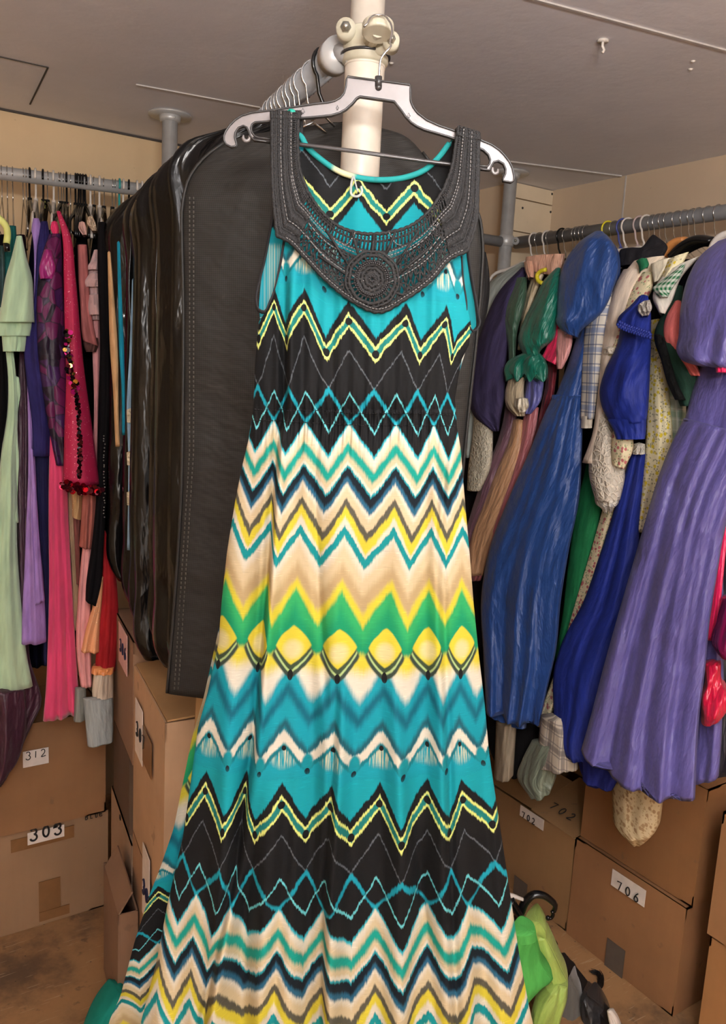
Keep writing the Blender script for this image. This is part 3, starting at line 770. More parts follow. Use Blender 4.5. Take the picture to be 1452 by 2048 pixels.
t = G('clothes_hanger', 'lime and cream padded hanger end at the left edge with a black tip', 'hanger', sL(.1), 5, 440)
bb = B(); bb.tube([sL(.1)(*q) for q in catmull([(-12, 430), (2, 440), (13, 455), (15, 470), (13, 487)], 12)], .008, 10); bb.build('padded_arm', plain('lime_padding', (214, 220, 130), .7), t)
bb = B(); bb.tube([sL(.1)(13, 487), sL(.1)(15, 503)], .007, 10); bb.build('tip', M['blackp'], t)
LG('dress', 'long black dress beside the mint dress at the left edge', 'dress', (8, 620), [
  ('dress_body', [(600, -8, 8), (700, -8, 12), (850, -10, 20), (960, -10, 8)], cloth((13, 12, 14), 'velvet'), dict(off=.015))])
plum = cloth((58, 20, 42), 'satin', .5)
LG('dress', 'floor-length dark plum dress spilling over the 312 box', 'dress', (45, 710), [
  ('dress_body', [(700, 39, 47), (800, 36, 56), (1000, 34, 58), (1200, 38, 60), (1330, 30, 62), (1400, 10, 84), (-14, 1470, 66, 1446), (-14, 1540, 40, 1502), (-14, 1580, 14, 1555)], plum, dict(folds=2.5, amp=.02, depth=.2, dbot=.07, off=.0)),
  ('train', [(1380, -20, 50), (-20, 1450, 52, 1460), (-20, 1520, 34, 1525), (-20, 1585, 6, 1560)], plum, dict(folds=2, amp=.02, depth=.05, off=.04))])
lav = cloth((160, 128, 196), 'cotton')
LG('dress', 'lavender dress with flared hem and shorter front panel', 'dress', (72, 440), [
  ('shoulder', [(437, 66, 78), (460, 63, 84), (480, 66, 77), (560, 68, 75), (700, 62, 68)], lav, dict(folds=1, amp=.004, off=.04)),
  ('dress_body', [(760, 54, 60), (850, 56, 66), (950, 56, 72), (1050, 52, 76), (1150, 48, 86), (1210, 45, 90), (43, 1288, 93, 1283)], lav, dict(folds=2, amp=.014, off=.04)),
  ('front_panel', [(900, 60, 66), (1000, 64, 74), (1100, 66, 81), (68, 1210, 90, 1200)], lav, dict(folds=1.5, amp=.008, depth=.04, off=.055))])
LG('jacket', 'navy blue jacket over a darker navy skirt, left rail', 'jacket', (88, 445), [
  ('jacket_body', [(443, 82, 95), (500, 74, 104), (600, 68, 92), (700, 48, 90), (760, 53, 98), (850, 64, 101), (912, 65, 100)], cloth((38, 32, 88), 'cotton'), dict(folds=1.6, amp=.010, off=.05)),
  ('skirt', [(890, 68, 99), (1000, 72, 100), (1150, 82, 100), (1330, 88, 98)], cloth((24, 24, 62), 'cotton'), dict(folds=2, amp=.01, off=.02))])
LG('dress', 'black dress covered in purple and magenta petal shapes', 'dress', (100, 470), [
  ('dress_body', [(468, 98, 122), (510, 84, 124), (560, 76, 126), (640, 73, 130), (720, 77, 134), (800, 88, 136), (870, 100, 135), (930, 112, 134)], cloth((30, 12, 36), 'petal', rgb2=((96, 24, 76), (62, 26, 80))), dict(folds=2, amp=.010, bulge=.04, wr=.012, off=.07)),
  ('petal_trim', [(500, 88, 104), (540, 78, 112), (558, 80, 106)], cloth((150, 30, 110), 'satin'), dict(folds=1, wr=.01, depth=.03, off=.10))])
LG('dress', 'long coral pink dress with flared pleated hem', 'dress', (105, 860), [
  ('dress_body', [(860, 100, 112), (930, 98, 130), (1050, 97, 138), (1150, 98, 143), (1300, 95, 152), (1400, 90, 160), (86, 1442, 165, 1424)], cloth((212, 62, 108), 'chiffon'), dict(folds=3, amp=.018, off=.05, depth=.12)),
  ('shoulder', [(444, 103, 114), (458, 101, 118), (472, 108, 116)], cloth((225, 60, 110), 'cotton'), dict(off=.06, depth=.04))])
crim = cloth((176, 24, 72), 'glitter', rgb2=((255, 190, 200),))
tc = LG('dress', 'crimson glittered gown sleeve with a ring of red sequins at its hem', 'dress', (118, 425), [
  ('sleeve', [(423, 113, 121), (470, 124, 141), (550, 127, 151), (650, 129, 160), (750, 132, 170), (850, 129, 184), (126, 962, 199, 968)], crim, dict(folds=1.3, amp=.008, bulge=.05, off=.11, depth=.1))])
def sequins(name, path, surf, n, r, cols, parent, spread, seed=3):
    rg = random.Random(seed); P = catmull(path, n); out = []
    for ci, c in enumerate(cols):
        bb = B()
        for i in range(ci, n, len(cols)):
            x, y = P[i][0]+rg.uniform(-spread, spread), P[i][1]+rg.uniform(-spread, spread)*.8
            q = surf(x, y)+toward(surf(x, y))*rg.uniform(.0, .02); a = np.array([rg.uniform(-1, 1), rg.uniform(-1, 1), rg.uniform(-1, 1)])*.5+toward(q)
            a /= np.linalg.norm(a); bb.tube([q, q+a*.0012], r*rg.uniform(.7, 1.2), 7)
        out.append(bb.build(name, c, parent, smooth=False))
    return out
rs = plain('red_sequin', (190, 10, 40), .12, .85); rd = plain('dark_red_sequin', (70, 4, 20), .2, .7)
gs = plain('gold_sequin', (220, 170, 80), .15, .9); ms = plain('magenta_sequin', (200, 30, 130), .2, .6); ks = plain('black_sequin', (20, 10, 18), .15, .6)
sequins('sequin_cuff', [(127, 965), (140, 975), (155, 974), (172, 980), (185, 978), (198, 980)], sL(.145), 120, .006, [rs, rd, rd], tc, 9)
sequins('sequin_strip', [(134, 670), (138, 720), (146, 760), (155, 800), (158, 850), (160, 900), (158, 955)], sL(.155), 110, .0045, [ks, rd, ks], tc, 3)
sequins('sequin_motif', [(137, 660), (136, 700), (140, 740), (150, 775), (148, 790)], sL(.165), 44, .0055, [gs, ks, ms, rd], tc, 7)
rose = cloth((168, 98, 96), 'cotton')
LG('blouse', 'dusty rose blouse sleeve with flared cuff next to the crimson sleeve', 'blouse', (165, 490), [
  ('sleeve', [(490, 155, 174), (560, 157, 178), (620, 161, 182), (665, 163, 190), (166, 682, 196, 692)], rose, dict(folds=1, amp=.008, off=.07)),
  ('frill', [(676, 166, 196), (690, 167, 197), (704, 172, 192)], cloth((96, 60, 56), 'cotton'), dict(folds=3, wr=.008, off=.06, depth=.04)),
  ('shoulder', [(445, 158, 170), (456, 157, 173), (470, 165, 174)], cloth((206, 160, 150), 'satin'), dict(off=.05, depth=.04))])
blush = cloth((196, 158, 156), 'chiffon')
LG('blouse', 'blush chiffon blouse with tiered ruffles beside the black bags', 'blouse', (192, 500), [
  ('sleeve', [(500, 188, 197), (535, 178, 200), (600, 180, 200), (640, 184, 200)], blush, dict(off=.05)),
  ('ruffle', [(520, 184, 198), (532, 176, 199), (540, 176, 198)], blush, dict(folds=2, wr=.008, off=.075, depth=.04)),
  ('ruffle', [(548, 178, 200), (566, 169, 202), (574, 172, 200)], blush, dict(folds=2, wr=.008, off=.075, depth=.04)),
  ('ruffle', [(590, 178, 200), (622, 176, 203), (630, 178, 202)], blush, dict(folds=2, wr=.008, off=.07, depth=.04)),
  ('shoulder', [(434, 176, 186), (445, 174, 191), (462, 184, 194)], cloth((206, 178, 150), 'lace'), dict(off=.06, depth=.04))])
pink = cloth((226, 160, 160), 'cotton')
LG('dress', 'pale pink dress with long narrow skirt and satin hem', 'dress', (190, 620), [
  ('dress_body', [(625, 185, 200), (700, 185, 200), (800, 188, 197), (900, 186, 195), (1000, 180, 194)], pink, dict(off=.03)),
  ('skirt', [(1085, 166, 186), (1120, 162, 186), (1180, 157, 182), (1300, 153, 182), (1372, 161, 184)], pink, dict(off=.07, folds=2, amp=.01, depth=.1))])
LG('dress', 'slim olive beige dress strip between the coral and pale pink dresses', 'dress', (140, 990), [
  ('dress_body', [(985, 136, 150), (1050, 138, 152), (1150, 144, 156), (1260, 148, 160)], cloth((156, 132, 106), 'cotton'), dict(off=.04))])
LG('top', 'gold glittered top under the crimson sleeve', 'top', (155, 980), [
  ('top_body', [(980, 142, 166), (1010, 144, 164), (144, 1033, 163, 1040)], cloth((176, 140, 96), 'glitter', rgb2=((255, 240, 200),)), dict(off=.085, depth=.05))])
LG('skirt', 'mauve brown skirt behind the gold glittered top', 'skirt', (155, 1030), [
  ('skirt_body', [(1030, 146, 162), (1100, 150, 160), (1168, 153, 160)], cloth((112, 66, 62), 'cotton'), dict(off=.06, depth=.05))])
LG('skirt', 'terracotta brown skirt panel right of the gold glittered top', 'skirt', (178, 980), [
  ('skirt_body', [(975, 165, 193), (1040, 162, 191), (158, 1092, 187, 1098)], cloth((158, 92, 82), 'cotton'), dict(off=.09, depth=.05))])
LG('dress', 'long narrow black velvet dress left of the beige strip', 'dress', (205, 440), [
  ('dress_body', [(445, 196, 212), (520, 195, 217), (700, 200, 222), (800, 198, 222), (900, 196, 216), (1000, 192, 212), (1100, 182, 207), (1170, 172, 202), (171, 1200, 192, 1212)], cloth((20, 18, 20), 'velvet'), dict(off=.10, folds=1.5, amp=.008, depth=.12))])
bb = B(); rg = random.Random(8)
for i in range(26):
    bb.ball(sL(.135)(208+rg.uniform(-1, 2), 870+i*6.5+rg.uniform(-2, 2)), .0018, 5, 4)
o = bb.build('bead_string', M['bolt']); setp(o, 'vertical string of tiny silver beads down the narrow black dress', 'beads')
for nm, lb, rows, c, kd, of in (
  ('dress', 'tan beige dress strip between black bags', [(505, 215, 221), (600, 217, 229), (700, 220, 236), (780, 226, 237), (850, 229, 238), (893, 231, 240)], (190, 150, 108), 'cotton', .13),
  ('dress', 'bright teal blue dress strip between black bags', [(485, 234, 240), (600, 236, 244), (700, 238, 248), (780, 243, 250), (870, 244, 250)], (16, 128, 156), 'cotton', .13),
  ('dress', 'pale blue dress strip with lace trim between black bags', [(560, 264, 268), (700, 259, 267), (820, 253, 267), (900, 256, 266), (1000, 256, 263), (1100, 254, 260)], (124, 158, 186), 'satin', .13)):
    SS = sD(1.885); t = thing(nm, lb, 'dress', SS(rows[0][1], rows[0][0])); drape('dress_body', rows, SS, cloth(c, kd), t, depth=.02, folds=1, amp=.004, bulge=.01, seed=rows[0][0])
    if 'lace' in lb:
        for ya in (820, 905, 985): drape('lace_trim', [(ya, 253, 267), (ya+25, 254, 266)], sD(1.87), cloth((206, 196, 170), 'lace'), t, depth=.01, bulge=.01, wr=.003, seed=ya)
LG('skirt', 'peach glittered skirt flaring left of the red skirt', 'skirt', (204, 1150), [
  ('skirt_body', [(1155, 199, 207), (1200, 190, 204), (1250, 174, 200), (162, 1302, 198, 1304)], cloth((236, 168, 122), 'glitter', rgb2=((255, 235, 200),)), dict(off=.09, depth=.06, folds=1.5))])
LG('dress', 'bright red dress with orange ruffled edge at the bottom of the left rail', 'dress', (210, 1070), [
  ('dress_body', [(1065, 206, 212), (1140, 203, 230), (1200, 198, 236), (1300, 192, 234), (1342, 190, 230)], cloth((158, 26, 32), 'cotton'), dict(off=.075, depth=.08, folds=2)),
  ('ruffled_edge', [(1334, 184, 228), (1346, 182, 227)], cloth((232, 150, 90), 'satin'), dict(off=.085, depth=.06, folds=5, amp=.006)),
  ('pleated_underskirt', [(1344, 188, 226), (1380, 184, 226), (1412, 186, 227)], cloth((206, 190, 170), 'satin'), dict(off=.08, depth=.06, folds=6, amp=.006))])
LG('cloth', 'pale grey blue cloth hanging over the right end of the 312 box', 'cloth', (200, 1400), [
  ('cloth_body', [(1395, 165, 226), (1440, 170, 227), (175, 1492, 226, 1482)], cloth((158, 166, 166), 'satin', .5), dict(off=.085, depth=.015, folds=1.5, amp=.006)),
  ('cloth_fold', [(1375, 150, 172), (1420, 148, 172), (147, 1441, 170, 1439)], cloth((120, 122, 116), 'satin', .5), dict(off=.07, depth=.015, folds=1, amp=.004))])

# ------------------------------------------------------------------ black garment bags on the middle rail
pvc = cloth((12, 12, 13), 'pvc'); nonw = cloth((36, 34, 32), 'nonwoven')
bagrows = [
 (2.15, 205, 446, 1148), (2.02, 221, 440, 1160), (1.92, 250, 408, 1215), (1.84, 264, 402, 1252), (1.76, 274, 378, 1318), (1.68, 303, 350, 1290), (1.60, 312, 340, 1330), (1.53, 341, 308, 1345)]
for i, (D, xl, ys, yb) in enumerate(bagrows):
    S = sD(D); lb = 'glossy black plastic garment bag, number %s' % i
    names = ['leftmost and farthest glossy black garment bag, beside the pale clothes', 'glossy black garment bag with a bright crumple, second from the left', 'narrow glossy black garment bag, third from the left on the middle rail', 'glossy black garment bag in the middle of the row, just left of centre',
             'glossy black garment bag in the middle of the row, hem ending above the 306 box', 'wrinkled glossy black garment bag, third from the matte bag', 'glossy black garment bag, second from the matte bag', 'glossy black garment bag pressed against the matte bag']
    t = thing('garment_bag', names[i], 'garment bag', S(xl+60, ys-30), None)
    W = .30*F/D; hx = 672-(672-318)*((1/1.29-1/D)/(1/1.29-1/2.44)); hx = max(hx, xl+50)
    yrail = 112+(672-hx)*.645+.03*F/D
    sk = lambda y: -.018*(y-ys)
    rows = [(hx-12, yrail+10, hx+16, yrail+12), (xl+(hx-xl)*.45, (yrail*.6+ys*.4)+6, hx+60, yrail+34), (xl+(hx-xl)*.12, ys-22, hx+100, ys-18), (xl, ys+12, min(xl+W, hx+130), ys+20),
            (xl+2, ys+120, xl+W, ys+120), (xl-2, 800, xl+W*.96, 800), (xl-4, yb-150, xl+W*.8, yb-150), (xl+6, yb-12, xl+W*.55, yb+4), (xl+14, yb, xl+W*.5, yb+8)]
    drape('bag_body', rows, S, pvc, t, depth=.05, dbot=.03, folds=2.2+.5*(i % 3), amp=.024, top_amp=.7, wr=.013, wf=8, seed=31+i, nv=80, ns=40, bulge=.02)
    if i not in (2, 5): continue
    bb = B(); P = [S(xl+10+2*math.sin(y*.03), y)+toward(S(xl, y))*.020 for y in range(int(ys)+60, int(yb)-30, 22)]
    bb.tube(P, .0022, 6); bb.build('edge_piping', M['blackp'], t)
S = sD(1.42)
t = thing('garment_bag', 'large matte black fabric garment bag with stitched side seam behind the patterned dress', 'garment bag', S(660, 262))
big = [(622, 258, 745, 256), (560, 263, 800, 268), (452, 285, 845, 306), (405, 322, 880, 350), (376, 362, 925, 388), (364, 410, 956, 428), (363, 470, 965, 482), (365, 560, 963, 560), (365, 660, 955, 660), (365, 800, 940, 800), (361, 1000, 920, 1000), (352, 1150, 905, 1160), (342, 1280, 890, 1300), (333, 1386, 880, 1404)]
drape('bag_body', big, S, nonw, t, depth=.06, dbot=.05, folds=2.2, amp=.010, top_amp=.6, wr=.007, wf=5, seed=77, nv=90, ns=70, bulge=.035)
sf = lambda x, y, o=.032: S(x, y)+toward(S(x, y))*o
bb = B()
for dx in (14, 22):
    for y in range(400, 1370, 9):
        k = (y-400)/970; x = 365-32*max(0, (y-900)/490)**1.0*1.0+dx
        bb.tube([sf(x, y, .026), sf(x, y+5, .026)], .0011, 5)
bb.build('stitching', plain('grey_thread', (84, 80, 74), .8), t)
bb = B(); P = [sf(x, y, .004) for x, y in catmull([(452, 284), (405, 320), (377, 360), (365, 410), (364, 480), (366, 560), (366, 800), (362, 1000), (353, 1150), (343, 1280), (334, 1384)], 60)]
bb.tube(P, .0028, 7); bb.build('binding', plain('black_binding', (34, 32, 30), .6), t)
bb = B(); P = [sf(x, y, .004) for x, y in catmull([(845, 306), (880, 349), (925, 387), (956, 427), (965, 480), (963, 560), (955, 660), (940, 800), (920, 1000)], 50)]
bb.tube(P, .0028, 7); bb.build('binding', plain('black_binding', (34, 32, 30), .6), t)
# second dark bag just seen behind its right edge
S2 = sD(1.95); t = thing('garment_bag', 'black hanging bag with pointed shoulder seen past the right edge of the matte bag', 'garment bag', S2(968, 500))
drape('bag_body', [(505, 966, 972), (540, 955, 978), (620, 930, 975), (700, 920, 950), (900, 905, 932)], S2, cloth((26, 26, 27), 'nonwoven'), t, depth=.1, seed=4)

# ------------------------------------------------------------------ garments on the right rail
def RG(name, label, cat, at, parts, off=0.0):
    t = G(name, label, cat, sR(off), *at)
    for i, p in enumerate(parts):
        k = dict(depth=.14, dbot=.07, seed=(len(label)*5+i*11+len(name)) % 83); k.update(p[3] if len(p) > 3 else {})
        of = k.pop('off', off); lb = k.pop('lb', None)
        o = drape(p[0], p[1], sR(of), p[2], t, **k)
        if lb: o['label'] = lb
    return t
for i, (R_, c, lb) in enumerate((  # dark backing clothes added so the gaps along this rail stay dark
  ([(560, 960, 1060), (700, 945, 1060), (1000, 900, 1000), (1300, 890, 985)], (40, 36, 40), 'dark charcoal filler dress added for the dark gaps at the far end of the right rail'),
  ([(540, 1050, 1130), (700, 1030, 1120), (900, 1010, 1110), (1250, 930, 1060), (1490, 960, 1020)], (24, 22, 26), 'black filler dress added for the dark gap behind the emerald sleeve'),
  ([(560, 1150, 1240), (800, 1120, 1240), (1100, 1060, 1200), (1500, 1010, 1110)], (20, 20, 26), 'black filler dress added for the dark gap behind the large blue dress'),
  ([(530, 1230, 1330), (800, 1200, 1310), (1100, 1130, 1270), (1480, 1090, 1190)], (22, 24, 24), 'black filler dress added for the dark gap behind the white blouse'),
  ([(520, 1300, 1430), (800, 1290, 1400), (1100, 1230, 1360), (1500, 1170, 1330)], (18, 18, 24), 'black filler dress added for the dark gap behind the yellow floral dress'),
  ([(540, 1400, 1500), (900, 1390, 1510), (1200, 1360, 1500), (1520, 1330, 1480)], (18, 15, 20), 'black filler dress added for the dark gap behind the pink one at the right edge'))):
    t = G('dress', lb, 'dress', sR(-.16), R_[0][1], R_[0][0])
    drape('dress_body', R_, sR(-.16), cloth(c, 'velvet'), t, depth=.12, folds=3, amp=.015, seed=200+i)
RG('shirt', 'pale grey green shirt at the far left of the right rail', 'shirt', (1050, 530), [
  ('shirt_body', [(526, 1040, 1060), (560, 985, 1052), (600, 965, 1012), (700, 944, 975), (800, 936, 962), (915, 930, 948)], cloth((168, 176, 170), 'cotton'), dict(folds=1.5))], .0)
RG('blouse', 'white floral lace sleeve hanging below the dark purple sleeve', 'blouse', (970, 840), [
  ('sleeve', [(835, 948, 985), (880, 944, 986), (940, 936, 980), (980, 934, 962)], cloth((222, 214, 192), 'lace'), dict(folds=1.5, amp=.008, bulge=.04))], .02)
RG('dress', 'dark purple dress sleeve, long and gathered, left end of the right rail', 'dress', (1050, 540), [
  ('sleeve', [(536, 1042, 1056), (580, 1000, 1046), (640, 970, 1030), (700, 950, 1015), (760, 938, 1010), (800, 937, 1008), (832, 948, 1002), (862, 984, 998)], cloth((62, 54, 88), 'cotton'), dict(folds=1.6, amp=.016, bulge=.05, wr=.010))], .04)
RG('dress', 'olive green velvet sleeve between dark purple and emerald', 'dress', (1045, 560), [
  ('sleeve', [(556, 1032, 1054), (600, 1014, 1052), (630, 1007, 1044), (658, 1010, 1036), (695, 1016, 1032), (740, 1018, 1030)], cloth((62, 96, 76), 'satin', .5), dict(folds=1.4, amp=.012, bulge=.05))], .06)
RG('dress', 'ivory satin bodice between the olive and emerald sleeves', 'dress', (1065, 545), [
  ('bodice', [(545, 1066, 1090), (590, 1052, 1072), (640, 1042, 1056), (700, 1035, 1044)], cloth((222, 200, 164), 'satin'), dict(folds=1))], .05)
RG('bolero', 'peach satin bolero folded over a hanger near the right rail end', 'bolero', (1080, 516), [
  ('bolero_body', [(1052, 514, 1130, 508), (1050, 528, 1128, 526), (1052, 542, 1118, 556)], cloth((226, 176, 150), 'satin'), dict(folds=1, wr=.012, wf=22, depth=.05)),
  ('tie', [(524, 1048, 1066), (540, 1050, 1068), (556, 1056, 1068)], cloth((220, 168, 142), 'satin'), dict(wr=.01, depth=.04, off=.09))], .05)
t = G('clothes_hanger', 'yellow plastic hanger loop beside the emerald sleeve', 'hanger', sR(.09), 1085, 545)
bb = B(); bb.tube([sR(.09)(*q) for q in catmull([(1092, 539), (1080, 543), (1074, 552), (1077, 562), (1086, 567)], 14)], .006, 8); bb.build('arm', M['yellowp'], t)
em = cloth((14, 112, 92), 'satin')
RG('dress', 'emerald green satin puff sleeve with gathered flared cuff', 'dress', (1117, 540), [
  ('sleeve', [(536, 1112, 1121), (560, 1088, 1120), (600, 1068, 1120), (640, 1048, 1114), (680, 1036, 1106), (704, 1044, 1080), (712, 1048, 1078)], em, dict(folds=1.5, amp=.012, bulge=.05, wr=.014)),
  ('cuff', [(706, 1046, 1080), (722, 1016, 1092), (740, 1008, 1096), (756, 1012, 1094)], em, dict(folds=3.2, amp=.022, top_amp=.5, bulge=.03, hem=.012, wr=.01))], .09)
RG('blouse', 'cream gathered satin sleeve end under the emerald cuff', 'blouse', (1030, 755), [
  ('sleeve', [(755, 1018, 1050), (785, 1010, 1048), (815, 1014, 1050), (832, 1030, 1050)], cloth((214, 196, 164), 'satin'), dict(folds=2, amp=.01, bulge=.04)),
  ('rosette', [(797, 1030, 1056), (812, 1028, 1058), (825, 1038, 1050)], cloth((236, 226, 204), 'satin'), dict(wr=.014, wf=30, bulge=.03, off=.08, depth=.04))], .05)
RG('skirt', 'periwinkle blue satin skirt edge under the emerald cuff', 'skirt', (1070, 750), [
  ('skirt_body', [(752, 1052, 1088), (780, 1050, 1086), (805, 1048, 1080), (828, 1050, 1062)], cloth((104, 106, 178), 'satin'), dict(folds=2, amp=.01))], .035)
for lb, rows, c, of in (
  ('mauve satin skirt sweeping down left, leftmost of three slanting skirts', [(800, 1012, 1034), (850, 1004, 1032), (890, 992, 1020), (930, 975, 1000), (1000, 950, 985), (1070, 930, 968), (1140, 920, 955)], (120, 84, 98), .0),
  ('apricot satin skirt sweeping down left, second of three slanting skirts', [(840, 1026, 1046), (880, 1018, 1044), (930, 998, 1034), (1000, 970, 1012), (1070, 944, 988), (1150, 930, 966)], (206, 158, 118), .012),
  ('dusty pink satin skirt sweeping down left, rightmost of three slanting skirts', [(815, 1050, 1078), (870, 1040, 1070), (940, 1018, 1048), (1010, 992, 1020), (1080, 968, 992), (1160, 940, 962)], (190, 112, 118), .006),
  ('dark red dress slanting beside the large blue dress', [(690, 1098, 1118), (760, 1092, 1112), (820, 1080, 1104), (900, 1060, 1086), (980, 1030, 1060)], (130, 38, 50), .0)):
    RG('skirt' if 'skirt' in lb else 'dress', lb, 'skirt' if 'skirt' in lb else 'dress', (rows[0][1], rows[0][0]), [('skirt_body' if 'skirt' in lb else 'dress_body', rows, cloth(c, 'satin', .45), dict(folds=1.4, amp=.010, depth=.1))], of)
RG('dress', 'hot pink sleeve corner between the emerald sleeve and blue dress', 'dress', (1108, 650), [
  ('sleeve', [(648, 1106, 1118), (670, 1102, 1122), (700, 1090, 1122), (1082, 716, 1112, 730)], cloth((236, 46, 96), 'satin'), dict(folds=1))], .07)
RG('dress', 'pale pink sleeve between hot pink and the blue dress', 'dress', (1125, 660), [
  ('sleeve', [(658, 1114, 1146), (690, 1112, 1144), (720, 1112, 1134), (738, 1114, 1124)], cloth((232, 164, 160), 'satin', .5), dict(folds=1))], .075)
blue = cloth((36, 72, 138), 'taffeta'); blued = blue
RG('dress', 'long cobalt blue taffeta dress with large puff sleeve, beside the emerald sleeve', 'dress', (1200, 465), [
  ('bodice', [(470, 1186, 1214), (500, 1170, 1236), (560, 1160, 1240), (640, 1160, 1222), (720, 1138, 1190), (800, 1108, 1172)], blue, dict(folds=1.5, amp=.014, off=.05, bulge=.04)),
  ('skirt', [(792, 1106, 1168), (830, 1088, 1166), (900, 1060, 1164), (1000, 1016, 1158), (1100, 978, 1138), (1200, 962, 1122), (1300, 966, 1112), (1380, 970, 1094), (972, 1424, 1078, 1452)], blue, dict(folds=2.6, amp=.045, top_amp=.3, off=.06, bulge=.04, wr=.004, wf=6, nv=70, ns=40)),
  ('hem_layer', [(1380, 975, 1060), (975, 1428, 1052, 1456)], blue, dict(folds=2, amp=.02, off=.035)),
  ('sleeve', [(464, 1188, 1206), (485, 1158, 1226), (530, 1126, 1238), (580, 1116, 1226), (625, 1114, 1204), (1118, 655, 1158, 668), (1130, 668, 1156, 676)], blue, dict(folds=1.6, amp=.016, off=.11, bulge=.06, wr=.022, wf=9, ns=44)),
  ('waist_seam', [(790, 1104, 1168), (798, 1103, 1170)], blue, dict(folds=7, amp=.006, off=.068, depth=.05, wr=.006, wf=40))], .06)
RG('dress', 'plain green dress showing as a slanting strip right of the cobalt dress', 'dress', (1190, 940), [
  ('dress_body', [(930, 1172, 1200), (1000, 1156, 1204), (1060, 1146, 1196), (1150, 1134, 1180), (1250, 1122, 1160), (1320, 1108, 1130)], cloth((26, 112, 66), 'cotton'), dict(folds=1.5, amp=.012))], .01)
RG('shirt', 'blue and cream plaid shirt sleeve right of the cobalt puff sleeve', 'shirt', (1215, 570), [
  ('sleeve', [(568, 1204, 1226), (600, 1184, 1226), (650, 1171, 1216), (700, 1166, 1206), (780, 1163, 1196), (838, 1161, 1188)], cloth((214, 208, 196), 'plaid', rgb2=((104, 128, 176), (70, 84, 120))), dict(folds=1.2, amp=.008, bulge=.05)),
  ('cuff', [(832, 1163, 1186), (856, 1162, 1184)], cloth((226, 216, 200), 'cotton'), dict(folds=1, bulge=.02))], .08)
RG('blouse', 'long plain white blouse sleeve with a green collar stripe', 'blouse', (1275, 530), [
  ('shoulder', [(1268, 522, 1330, 512), (1254, 538, 1322, 528), (1238, 560, 1300, 556)], cloth((240, 222, 200), 'cotton'), dict(folds=1, off=.09)),
  ('sleeve', [(540, 1246, 1286), (570, 1230, 1276), (620, 1216, 1258), (700, 1204, 1240), (800, 1194, 1218), (870, 1184, 1208), (925, 1164, 1198)], cloth((228, 210, 192), 'cotton'), dict(folds=1.2, amp=.008, bulge=.05)),
  ('collar_stripe', [(1272, 522, 1294, 517), (1277, 532, 1298, 528), (1279, 545, 1296, 534)], cloth((34, 110, 74), 'cotton'), dict(folds=1, off=.125, depth=.02, amp=.003))], .09)
crf = cloth((238, 224, 186), 'floral', rgb2=((196, 110, 110), (120, 150, 96)))
RG('dress', 'cream dress with small pink flowers, frilled sleeve and long slanting skirt', 'dress', (1300, 530), [
  ('collar', [(1302, 528, 1348, 515), (1304, 545, 1334, 540), (1308, 565, 1316, 562)], cloth((240, 230, 206), 'cotton'), dict(folds=1, off=.13, depth=.02)),
  ('sleeve', [(545, 1284, 1308), (580, 1262, 1304), (620, 1248, 1280), (680, 1228, 1254), (712, 1212, 1238)], crf, dict(folds=1.2, bulge=.05, off=.10)),
  ('frill', [(696, 1206, 1232), (708, 1208, 1230)], cloth((240, 226, 206), 'lace'), dict(folds=3, off=.11, depth=.03)),
  ('dress_body', [(700, 1208, 1240), (800, 1204, 1232), (900, 1222, 1262), (940, 1226, 1258), (1000, 1210, 1240), (1080, 1188, 1214), (1160, 1164, 1196), (1250, 1138, 1166), (1330, 1116, 1140), (1400, 1090, 1114), (1074, 1452, 1094, 1454)], crf, dict(folds=1.2, off=.03)),
  ('sleeve', [(862, 1226, 1264), (900, 1222, 1266), (1224, 928, 1248, 938)], crf, dict(folds=1.5, off=.12, bulge=.03))], .08)
RG('blouse', 'white lace sleeve with scalloped sequinned hem, under the plain white sleeve', 'blouse', (1205, 840), [
  ('sleeve', [(820, 1196, 1214), (860, 1188, 1226), (900, 1180, 1240), (950, 1178, 1250), (985, 1186, 1244), (1000, 1190, 1240)], cloth((236, 224, 206), 'lace'), dict(folds=1.6, amp=.012, bulge=.05, wr=.006)),
  ('scalloped_hem', [(990, 1188, 1240), (1008, 1192, 1236), (1020, 1210, 1222)], cloth((240, 232, 218), 'lace'), dict(folds=4, amp=.012, hem=.01, bulge=.04))], .085)
roy = cloth((32, 48, 136), 'cotton', .6); royd = roy
RG('dress', 'royal blue dress with long puff sleeve, lace ruffle at the shoulder and long skirt', 'dress', (1290, 590), [
  ('shoulder_ruffle', [(592, 1278, 1296), (610, 1262, 1300), (630, 1240, 1302), (1232, 648, 1302, 668)], roy, dict(folds=2.5, amp=.014, off=.17, bulge=.04, depth=.05)),
  ('sleeve', [(645, 1242, 1302), (690, 1234, 1302), (740, 1210, 1300), (790, 1199, 1298), (820, 1206, 1296), (845, 1220, 1292)], roy, dict(folds=1.8, amp=.018, bulge=.06, off=.13, wr=.012)),
  ('cuff', [(838, 1214, 1292), (860, 1226, 1292), (878, 1232, 1290)], roy, dict(folds=5, amp=.012, off=.14, bulge=.03)),
  ('lace_cuff', [(888, 1266, 1290), (908, 1264, 1290)], cloth((226, 220, 210), 'lace'), dict(folds=3, off=.08, depth=.03)),
  ('skirt', [(905, 1262, 1292), (980, 1240, 1286), (1040, 1222, 1280), (1120, 1196, 1276), (1200, 1168, 1264), (1290, 1122, 1240), (1340, 1108, 1224), (1420, 1107, 1200), (1108, 1480, 1180, 1500), (1120, 1500, 1178, 1518)], roy, dict(folds=2.4, amp=.022, off=.06, bulge=.04, ns=34, nv=60))], .12)
bb = B()
